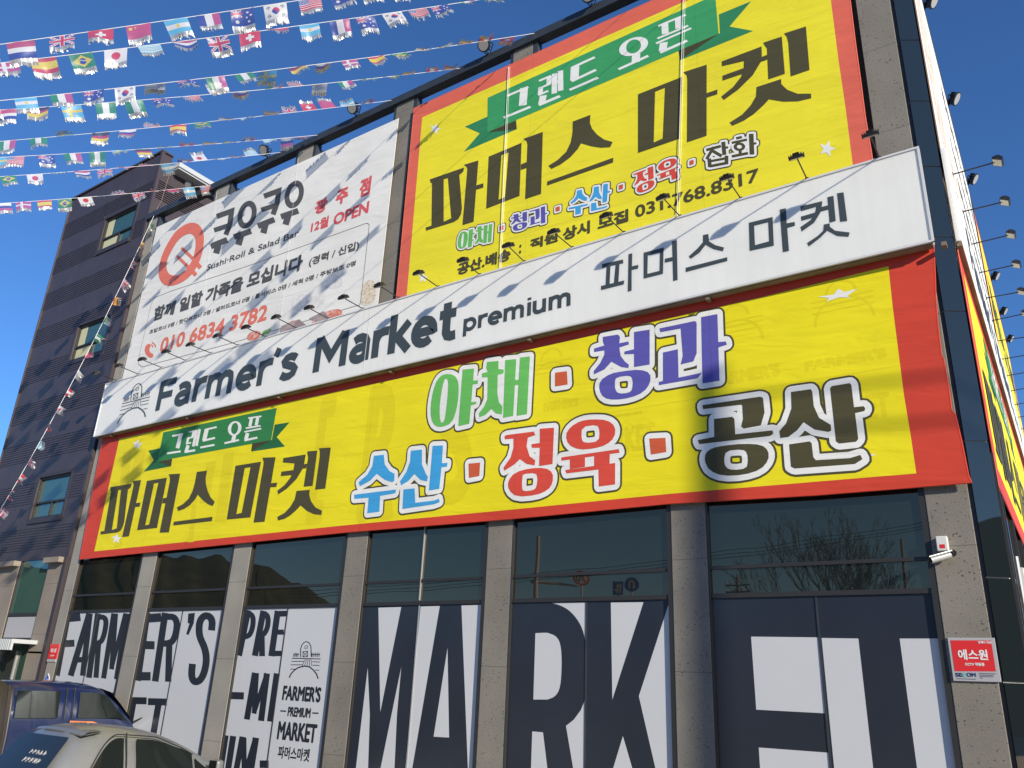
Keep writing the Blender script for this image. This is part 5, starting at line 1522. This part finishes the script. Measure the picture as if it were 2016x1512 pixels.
# -- the dark rear corner of a van at the left edge
def build_van():
    a = at3(20, 1334, 12.2)
    c = Car(Vector((a.x-.70, a.y-1.46, 0)), 0, 'parked_van', 'dark brown vehicle cut by the left edge, behind the silver hatchback', 'van')
    RZ = a.z
    st = [(-1.5, [(.74,.4),(.78,.8),(.76,1.2),(.68,RZ-.18)], RZ-.12), (-1.3, [(.78,.4),(.82,.8),(.80,1.2),(.72,RZ-.08)], RZ),
          (0, [(.80,.4),(.83,.8),(.82,1.2),(.74,RZ-.07)], RZ+.02), (1.3, [(.80,.4),(.83,.8),(.82,1.2),(.74,RZ-.07)], RZ), (1.50, [(.80,.4),(.83,.8),(.82,1.2),(.74,RZ-.08)], RZ-.01), (1.57, [(.78,.4),(.80,.8),(.79,1.2),(.70,RZ-.14)], RZ-.08)]
    vs, fs = loft(st)
    body = c.mesh('body', vs, fs, M['brown'], smooth=True, sub=1)
    c.mb(lambda mb: mb.tube([(.84,1.5,.7),(.835,1.5,1.2),(.76,1.45,RZ-.1)], .008, 6), 'edge_trim', M['clad_dark'], body)
    for sx in (1,-1):
        c.mesh('side_window', [(sx*.838,-1.0,1.25),(sx*.838,.9,1.25),(sx*.775,.9,RZ-.22),(sx*.775,-1.0,RZ-.22)], [(0,1,2,3)], M['glass_car'], body)
    for x in (.74,-.74):
        for y in (-1.0,1.05): c.wheel(x, y, .3)
build_van()

# ------------------------------------------------------------------ flags
def attrmat():
    m, nt, b = newmat('printed_flag_film')
    at_ = nt.nodes.new('ShaderNodeVertexColor'); at_.layer_name = 'Col'
    nt.links.new(at_.outputs['Color'], b.inputs['Base Color'])
    b.inputs['Roughness'].default_value = .38
    b.inputs['Specular IOR Level'].default_value = .4
    tr = nt.nodes.new('ShaderNodeBsdfTranslucent'); nt.links.new(at_.outputs['Color'], tr.inputs['Color'])
    mx = nt.nodes.new('ShaderNodeMixShader'); mx.inputs[0].default_value = .35
    out = nt.nodes['Material Output']
    nt.links.new(b.outputs[0], mx.inputs[1]); nt.links.new(tr.outputs[0], mx.inputs[2]); tp = nt.nodes.new('ShaderNodeBsdfTransparent'); m2 = nt.nodes.new('ShaderNodeMixShader'); m2.inputs[0].default_value = .28   # thin see-through film
    nt.links.new(mx.outputs[0], m2.inputs[1]); nt.links.new(tp.outputs[0], m2.inputs[2]); nt.links.new(m2.outputs[0], out.inputs['Surface'])
    return m
M['flag'] = attrmat()
RED, WH, BL, GR, YE, BK, LB = (.60,.02,.03), (.78,.78,.78), (.02,.04,.30), (.015,.24,.07), (.75,.60,.02), (.02,.02,.02), (.12,.48,.75)
PINK = (.55,.06,.16); MAG = (.50,.07,.22)
def hb(*c): return lambda u, v: c[min(int(v*len(c)), len(c)-1)]
def vb(*c): return lambda u, v: c[min(int(u*len(c)), len(c)-1)]
def cross(bgc, fg, cx_=.36, w=.07, in_=None, wi=.03):
    def f(u, v):
        if in_ and (abs(u-cx_) < wi or abs(v-.5)*.68 < wi): return in_
        if abs(u-cx_) < w or abs(v-.5)*.68 < w: return fg
        return bgc
    return f
def union(u, v):
    x, y = u-.5, (v-.5)
    if abs(x) < .055 or abs(y) < .085: return RED
    if abs(x) < .10 or abs(y) < .15: return WH
    d = abs(abs(x)-abs(y)*1.0)
    if d < .035: return RED
    if d < .095: return WH
    return BL
def jack(u, v):
    if u < .5 and v < .5: return union(u*2, v*2)
    for sx, sy, r in ((.25,.75,.07),(.72,.25,.045),(.85,.45,.045),(.66,.55,.045),(.75,.80,.05)):
        if (u-sx)**2+((v-sy)*.68)**2 < r*r: return WH
    return BL
def usa(u, v):
    if u < .42 and v < .54: return WH if (int(u*26)+int(v*18)) % 3 == 0 else BL
    return RED if int(v*13) % 2 == 0 else WH
def korea(u, v):
    x, y = (u-.5)*1.45, v-.5
    if x*x+y*y < .058:
        return RED if y < .12*sin(x*13) else BL
    for sx in (-1,1):
        for sy in (-1,1):
            dx, dy = x-sx*.47, y-sy*.27
            a = dx*.8+dy*.6*sx*sy; b = -dx*.6*sx*sy+dy*.8
            if abs(a) < .085 and abs(b) < .11 and int((a+.085)/.034) % 2 == 0: return BK
    return WH
def brazil(u, v):
    x, y = (u-.5)*1.45, v-.5
    if x*x+y*y < .045: return WH if abs(y+.05-x*.2) < .025 else BL
    return YE if abs(x)/.60+abs(y)/.40 < 1 else GR
def japan(u, v): return RED if ((u-.5)*1.45)**2+(v-.5)**2 < .085 else WH
def china(u, v): return YE if ((u-.17)*1.45)**2+(v-.25)**2 < .012 or ((u-.36)*1.45)**2+(v-.2)**2 < .003 else PINK
def argentina(u, v):
    if ((u-.5)*1.45)**2+(v-.5)**2 < .012: return YE
    return WH if .34 < v < .67 else LB
def greece(u, v): return (.25,.60,.75) if int(v*9) % 2 == 0 else WH
def swiss(u, v):
    x, y = (u-.5)*1.45, v-.5
    return WH if (abs(x) < .09 and abs(y) < .3) or (abs(y) < .09 and abs(x) < .3) else RED
FL = {'NL': ('Dutch', hb((.50,.05,.12), WH, BL)), 'UK': ('British', union), 'CH': ('Swiss', swiss), 'CN': ('Chinese', china), 'AR': ('Argentine', argentina), 'FR': ('French', vb(BL, WH, MAG)), 'AU': ('blue Australian', jack),
      'KR': ('South Korean', korea), 'US': ('United States', usa), 'DK': ('Danish', cross(MAG, WH, .38, .08)), 'ES': ('Spanish', lambda u, v: (YE if .27 < v < .74 else RED)), 'BR': ('Brazilian', brazil), 'JP': ('Japanese', japan),
      'GR': ('blue and white striped', greece), 'SE': ('Swedish', cross(LB, YE, .38, .08)), 'DE': ('German', hb(BK, (.45,.02,.10), YE)), 'IT': ('Italian', vb(GR, WH, MAG)), 'NG': ('Nigerian', vb(GR, WH, GR)), 'RU': ('Russian', hb(WH, BL, MAG)),
      'RD': ('plain red', lambda u, v: PINK), 'CA': ('red and white', vb(RED, WH, RED)), 'SV': ('silver', lambda u, v: (.6,.6,.6))}
frnd = random.Random(21)
FW, FH, FR_ = .275, .185, .085
NU, NV = 30, 20
def flag(parent, p, u, theta, kind, sc=1.0, shear=0.0, curl=None, fold=1.0):
    """one flag stapled to the cord at p; u = cord direction, theta = swing about the cord"""
    u = u.normalized()
    d0 = Vector((0,0,-1)); d0 = (d0 - u*d0.dot(u)).normalized()
    n0 = u.cross(d0).normalized()
    th = radians(theta)
    d = d0*cos(th) + n0*sin(th); n = u.cross(d).normalized()
    d = (d + u*shear)
    cu = frnd.uniform(.006, .028) if curl is None else curl
    ph = frnd.uniform(0, 6.28); ph2 = frnd.uniform(0, 6.28); tw = frnd.uniform(-.22, .22)
    w, h, fr = FW*sc, FH*sc*fold, FR_*sc
    name, pat = FL[kind]
    def P(a, b, extra=0.0):
        bulge = cu*sin(a*4.6+ph)*(.25+b) + tw*.10*(a-.5)*b + .014*sin(b*3.6+ph2)*b
        return p + u*(w*(a-.5)*(1-.05*b)) + d*(h*b) + n*(bulge+extra)
    vs = [P(i/NU, j/NV) for j in range(NV+1) for i in range(NU+1)]
    fs = [(j*(NU+1)+i, j*(NU+1)+i+1, (j+1)*(NU+1)+i+1, (j+1)*(NU+1)+i) for j in range(NV) for i in range(NU)]
    me = bpy.data.meshes.new('flag'); me.from_pydata([tuple(q) for q in vs], [], fs)
    ca = me.color_attributes.new('Col', 'FLOAT_COLOR', 'CORNER')
    cols = []
    for j in range(NV):
        for i in range(NU):
            c_ = pat((i+.5)/NU, (j+.5)/NV)
            cols += [c_[0]*.86+.035, c_[1]*.86+.035, c_[2]*.86+.04, 1]*4
    ca.data.foreach_set('color', cols)
    me.polygons.foreach_set('use_smooth', [True]*len(me.polygons))
    me.materials.append(M['flag'])
    o = link('flag', me, parent); o['label'] = name + ' flag'
    mb = MB()
    nf = 15
    for i in range(nf):
        a0, a1 = i/nf, (i+.95)/nf
        L1 = fr*frnd.uniform(.78, 1.05)/h
        k1 = frnd.uniform(-.02,.02); k2 = frnd.uniform(-.015,.015)
        pa, pb = P(a0, 1.0), P(a1, 1.0)
        pm0, pm1 = pa + d*(L1*h*.5)+n*k1*.5, pb + d*(L1*h*.5)+n*k1*.6
        pe0, pe1 = pa + d*(L1*h)+n*k1+u*k2*.4, pb + d*(L1*h)+n*(k1+.01)+u*k2*.4
        mb.add([pa,pb,pm1,pm0], [(0,1,2,3)]); mb.add([pm0,pm1,pe1,pe0], [(0,1,2,3)])
    mb.build('fringe', M['tin'], o)
    return o
def bunting(label, p0, p1, sag, flags, group='flag strings over the forecourt'):
    o = empty('flag_string', p1, label, 'flag string', group)
    P = lambda t: p0.lerp(p1, t) - Vector((0,0,sag*4*t*(1-t)))
    mb = MB(); mb.tube([P(i/60) for i in range(61)], .0045, 4); mb.build('cord', M['rope'], o)
    for f in flags:
        px, kind = f[0], f[1]
        th = f[2] if len(f) > 2 else frnd.uniform(-22, 22)
        lo, hi = 0.0, 1.0
        for _ in range(40):
            m_ = (lo+hi)/2
            if proj(P(m_))[0] < px: lo = m_
            else: hi = m_
        t = lo
        flag(o, P(t), P(min(t+.01,1))-P(max(t-.01,0)), th, kind, frnd.uniform(.95,1.05), frnd.uniform(-.25,.10), fold=f[3] if len(f) > 3 else 1.0)
    return o
def barpt(px, py):
    q = at(px, py, -.07)
    return Vector((q[0], -.075, ZT+.12))
def dep(wpx): return FW*FPX/wpx
STR = [
 ('topmost string of world flags, running out of the top of the photo', (-70,97), dep(50), (1548,-145), .10, [(-30,'SE'),(40,'NL'),(122,'UK'),(198,'CH'),(272,'CN'),(345,'AR'),(409,'FR',-8),(476,'AU'),(541,'KR'),(609,'US'),(668,'AU'),(726,'IT'),(790,'JP'),(850,'DE'),(915,'BR')]),
 ('second string of world flags from the top, leaving the photo near the top middle', (-70,132), dep(47), (1328,-46), .10, [(-60,'IT'),(12,'DK'),(84,'ES'),(158,'BR',15),(228,'JP'),(293,'GR',-20),(364,'NL',-35),(427,'UK'),(491,'CH'),(548,'RD',-40),(608,'AR'),(668,'FR'),(718,'AU'),(771,'KR'),(820,'US',-25),(864,'AU',-20),(918,'IT',-45),(962,'NG',-40),(1010,'SE',130,.6)]),
 ('third world flag string, tied to the roof frame over the upper yellow banner', (-70,205), dep(42), (1052,68), .08, [(-30,'FR'),(50,'AR'),(119,'IT'),(185,'AU'),(246,'KR'),(306,'SV',75,.5),(367,'AU',-35),(423,'IT'),(478,'NG',-30),(527,'SE',70),(584,'DE',-40),(637,'RU',80,.5),(687,'DK',-20),(739,'ES',-30),(784,'BR',-35),(830,'JP',-60,.7),(870,'GR',-65,.7),(915,'ES',-75,.5),(956,'CA',-80,.5),(1000,'CH',80,.5)]),
 ('fourth world flag string, tied to the roof frame at the left yellow banner corner', (-70,221), dep(38), (905,140), .08, [(-30,'US'),(12,'NL'),(75,'DE'),(139,'SE'),(207,'NG'),(262,'NG',20),(318,'AU',-30),(374,'US',-35),(432,'KR',170,.8),(476,'RU',78,.4),(538,'IT',-70,.7),(585,'US',150,.7),(630,'SV',60,.8),(678,'IT',-25),(721,'NG',-50),(767,'BR',-55),(803,'DE',-70,.6),(850,'CA',-75,.6),(886,'ES',-80,.4)]),
 ('fifth world flag string, tied above the right end of the white banner', (-70,284), dep(32), (770,205), .06, [(-30,'KR'),(14,'IT'),(75,'NG',-20),(128,'SE',-75,.5),(199,'DE'),(252,'RU',-25),(300,'US',150,.6),(350,'ES'),(397,'BR',-35),(445,'JP',-65,.6),(488,'AR',-50),(534,'DE',-80,.4),(571,'UK',150),(611,'CH',168),(649,'RD',165),(686,'AR',150),(722,'FR',-80,.4)]),
 ('sixth world flag string, tied above the middle of the white banner', (-70,313), dep(31), (625,267), .05, [(-40,'DK'),(0,'SE'),(31,'US'),(90,'AU'),(142,'IT'),(191,'NG'),(236,'SE',-45),(280,'DE',-20),(325,'GR',-70,.6),(368,'CH',-75,.6),(411,'ES',-70,.6),(450,'BR',-60),(486,'FR',-80,.5),(530,'GR',-50),(566,'RU',60),(600,'UK',110)]),
 ('seventh string of world flags, crossing the peak of the dark building', (-70,352), dep(29), (552,303), .05, [(-30,'DE'),(15,'BR'),(68,'JP'),(117,'GR',-60),(161,'NL',-30),(206,'UK',-30),(249,'CN',-55),(290,'RD',130,.6),(329,'AR',50),(363,'FR',-75,.5),(396,'JP',165),(431,'GR',-60),(466,'US',-65,.6),(497,'GR',150)]),
 ('lowest sloping string of world flags, tied to the left end of the roof frame', (-70,405), dep(27), (414,366), .04, [(-35,'US'),(7,'RU'),(46,'DK'),(87,'ES'),(127,'BR'),(166,'JP',-25),(204,'AR',-60,.7),(237,'UK',130),(271,'UK',-30),(308,'CA',-70,.6),(338,'RD',-50),(371,'AR'),(404,'US',20,.8)]),
]
for label, l, dl, r_, sag, flags in STR:
    bunting(label, at3(l[0], l[1], dl), barpt(*r_), sag, flags)
# the string hanging down beside the dark building
q0_ = at(303, 425, -.12); e_ = at3(-25, 1045, 16.6)
o = empty('flag_string', (q0_[0], -.12, q0_[1]), 'steep flag string falling from the left column in front of the dark building', 'flag string', 'flag strings over the forecourt')
pA, pB = Vector((q0_[0], -.12, q0_[1])), e_
P = lambda t: pA.lerp(pB, t) - Vector((0,0,.55*4*t*(1-t)))
mb = MB(); mb.tube([P(i/40) for i in range(41)], .005, 4); mb.build('cord', M['rope'], o)
kinds = ['NG','ES','DK','UK','ES','SE','NG','RD','SV','CA','JP','CH','AR','UK','CA','RD','DK','AR','CA','NG','ES','GR','CH','NL']
for i, kd in enumerate(kinds):
    t = .03+i*.056
    if t > .99: break
    u = (P(min(t+.01,1))-P(max(t-.01,0))).normalized()
    flag(o, P(t), u, frnd.uniform(-60, 60), kd, frnd.uniform(.6,.8), frnd.uniform(-.3,.6), curl=.05, fold=frnd.uniform(.6,1.0))

# loose cable hanging on the dark building's side wall
mb = MB()
pts = [at3(336,335,21.2), at3(327,365,21.0), at3(318,395,20.7), at3(309,412,20.6)]
mb.tube([pts[0], pts[1], pts[2], pts[3]], .006, 5)
tag(mb.build('cable', M['old_cable']), 'thin loose cable hanging down the brown side of the dark building', 'cable')

# ------------------------------------------------------------------ what stands across the road (seen mirrored in the windows)
def tree(base, h, spread, seed, label):
    rr = random.Random(seed)
    o = empty('bare_tree', base, label, 'tree', 'bare trees across the road')
    trunk, twigs = MB(), MB()
    def grow(p, d, L, r, lev, mb_):
        n = 3
        pts = [p]; q = p.copy(); dd = d.copy()
        for i in range(n):
            dd = (dd + Vector((rr.uniform(-.16,.16), rr.uniform(-.16,.16), rr.uniform(-.05,.14)))).normalized()
            q = q + dd*(L/n); pts.append(q.copy())
        mb_.tube(pts, [r*(1-.35*i/n) for i in range(n+1)], 5 if lev < 3 else 3, cap=False)
        if lev >= 7: return
        k_ = rr.choice((2,3)) if lev < 5 else 2
        for i in range(k_):
            s_ = pts[-1] if i < 2 else pts[rr.choice((1,2))]
            a = rr.uniform(0, 2*pi)
            side_ = Vector((cos(a), sin(a), 0))
            nd = (dd*.85 + side_*spread*rr.uniform(.35,1.0) + Vector((0,0,.08))).normalized()
            grow(s_.copy(), nd, L*rr.uniform(.62,.82), max(r*rr.uniform(.55,.68), .011), lev+1, twigs if lev >= 1 else trunk)
    for i in range(5):
        a = 2*pi*i/5+.4
        grow(Vector(base), Vector((.30*cos(a), .30*sin(a), 1)).normalized(), h*rr.uniform(.25,.31), h*.013, 0, trunk)
    trunk.build('trunk', M['bark'], o); twigs.build('crown', M['bark'], o)
b_ = seen_in_glass(1690, 1150, 44); b_.z = 0
tree(b_, 11.6, .46, 4, 'large bare winter tree across the road, mirrored in the rightmost window')
b_ = seen_in_glass(1800, 1150, 52); b_.z = 0
tree(b_, 7.2, .45, 9, 'smaller bare tree mirrored beside the large one in the rightmost window')
# street mast with traffic signs
mp_ = seen_in_glass(1056, 1150, 40); mp_.z = 0
o = empty('traffic_mast', mp_, 'grey mast with a long arm across the road, mirrored above the letter R', 'street mast')
topz = seen_in_glass(1056, 1050, 40).z
armz = seen_in_glass(1060, 1146, 40).z
arm_end = seen_in_glass(1140, 1155, 40)
mb = MB(); mb.tube([mp_, (mp_.x, mp_.y, topz)], [.13,.09], 10); mb.build('pole', M['plate_grey'], o)
mb = MB(); mb.tube([(mp_.x+.3*(1 if arm_end.x < mp_.x else -1), mp_.y, armz), (arm_end.x, arm_end.y, arm_end.z)], [.09,.05], 8); mb.build('arm', M['plate_grey'], o)
def sign_frame(px, py, depth):
    p = seen_in_glass(px, py, depth); f_ = (Vector((0,0.12,EYE))+Vector((mirror_ray(px,py)[0].x,0,0)) - p); f_.z = 0; f_.normalize()
    r_ = Vector((0,0,1)).cross(f_)   # to the reader's right
    return p, f_, r_.normalized()
def round_sign(px, py, rr_, rim, face, label, glyph, gm, name='traffic_sign'):
    p, f_, r_ = sign_frame(px, py, 40)
    o = empty(name, p, label, 'traffic sign', 'traffic signs across the road')
    mb = MB(); mb.disc(p, f_, rr_, .02, 28); mb.build('rim', rim, o)
    mb = MB(); mb.disc(p+f_*.021, f_, rr_*(.78 if rim is not face else .95), .004, 28); mb.build('face', face, o)
    vs, fs = [], []
    glyph(lambda x, z: p + f_*.030 + r_*x + Vector((0,0,z)), vs, fs)
    me = bpy.data.meshes.new('symbol'); me.from_pydata([tuple(v) for v in vs], [], fs); me.materials.append(gm); link('symbol', me, o)
    mb = MB(); mb.tube([p-f_*.03+Vector((0,0,rr_)), (p.x-f_.x*.03, p.y-f_.y*.03, 0)], .04, 8); mb.build('post', M['plate_grey'], o)
def g70(P_, vs, fs):
    v, f = text_mesh('70'); x0 = min(q[0] for q in v); x1 = max(q[0] for q in v); y1 = max(q[1] for q in v); s_ = .42/(x1-x0)
    b = len(vs); vs += [P_((q[0]-(x0+x1)/2)*s_, (q[1]-y1/2)*s_*1.25) for q in v]; fs += [tuple(b+i for i in t) for t in f]
def gU(P_, vs, fs):
    for q in stroke([(.11,-.2),(.11,.08)] + [(.11*cos(a*pi/8), .08+.11*sin(a*pi/8)) for a in range(1,8)] + [(-.11,.08),(-.11,-.08)], .075):
        b = len(vs); vs += [P_(*v) for v in q]; fs.append((b,b+1,b+2,b+3))
    b = len(vs); vs += [P_(-.21,-.08), P_(-.01,-.08), P_(-.11,-.22)]; fs.append((b,b+1,b+2))
round_sign(1145, 1138, .37, M['plate_red'], M['plate_white'], 'round speed limit sign reading 70, mirrored above the letter R', g70, M['black'])
round_sign(1245, 1150, .37, M['plate_blue'], M['plate_blue'], 'round blue U-turn sign mirrored above the letter K', gU, M['plate_white'])
p, f_, r_ = sign_frame(1216, 1157, 40)
o = empty('traffic_sign', p, 'square blue lane arrow sign mirrored left of the U-turn sign', 'traffic sign', 'traffic signs across the road')
mb = MB(); mb.obox(p, r_*.30, f_*.012, Vector((0,0,.36))); mb.build('face', M['plate_blue'], o)
vs, fs = [], []
for q in [S(-.13,-.25,-.13,.12,.07), S(.02,-.25,.02,.12,.07), S(.05,-.1,.2,-.1,.07)]:
    b = len(vs); vs += [tuple(p+f_*.016+r_*v[0]+Vector((0,0,v[1]))) for v in q]; fs.append((b,b+1,b+2,b+3))
for cx_ in (-.13,.02):
    b = len(vs); vs += [tuple(p+f_*.016+r_*v[0]+Vector((0,0,v[1]))) for v in ((cx_-.09,.12),(cx_+.09,.12),(cx_,.27))]; fs.append((b,b+1,b+2))
me = bpy.data.meshes.new('symbol'); me.from_pydata(vs, [], fs); me.materials.append(M['plate_white']); link('symbol', me, o)
mb = MB(); mb.tube([p-f_*.04, (p.x-f_.x*.04, p.y-f_.y*.04, 0)], .04, 8); mb.build('post', M['plate_grey'], o)
# utility poles and cables
def utility(base, h, r, label, arms=(.0,.45)):
    o = empty('utility_pole', base, label, 'utility pole', 'utility poles across the road')
    mb = MB(); mb.tube([base, (base[0], base[1], h)], [r*1.15, r*.85], 12); mb.build('pole', M['concrete'], o)
    for a in arms:
        mb = MB(); mb.box(base[0]-.9, base[0]+.9, base[1]-.05, base[1]+.05, h-.5-a, h-.4-a); mb.build('crossarm', M['steel'], o)
        for dx in (-.8,-.4,.4,.8):
            mb = MB(); mb.tube([(base[0]+dx, base[1], h-.4-a), (base[0]+dx, base[1], h-.2-a)], .04, 6); mb.build('insulator', M['plate_white'], o)
sh = at(1390, 735, YB)
k_ = 18.0
base = Vector((sh[0], YB, sh[1])) + SUN_TO*k_
utility((base.x, base.y, 0), base.z, .105, 'concrete utility pole beside the camera whose shadow crosses the lower banner', ())
up_ = seen_in_glass(1450, 1150, 62)
utility((up_.x, up_.y, 0), seen_in_glass(1450, 1132, 62).z, .12, 'far utility pole mirrored at the left of the rightmost window', (.25,.75))
up2 = seen_in_glass(1779, 1120, 46)
utility((up2.x, up2.y, 0), seen_in_glass(1777, 1056, 46).z, .10, 'plain utility pole mirrored right of the bare tree', ())
def span(a, b, sag, r, label):
    mb = MB(); mb.tube([a.lerp(b, i/30)-Vector((0,0,sag*4*(i/30)*(1-i/30))) for i in range(31)], r, 4)
    tag(mb.build('overhead_cable', M['rubber']), label, 'overhead cable', 'overhead cables across the road')
for i, dy in enumerate((0, 7, 13)):
    a_ = seen_in_glass(560, 1165+dy, 36); b_ = seen_in_glass(1900, 1012+dy, 36)
    span(a_, b_, .5, .012, ('upper', 'middle', 'lowest')[i] + ' overhead cable across the road, mirrored in the right windows')
for i in range(2):
    a_ = Vector((base.x, base.y, base.z-.35-.5*i)); b_ = Vector((base.x+30, base.y+.8, base.z-.1-.5*i))
    span(a_, b_, .8, .035, ('upper', 'lower')[i] + ' cable leading from the pole beside the camera')
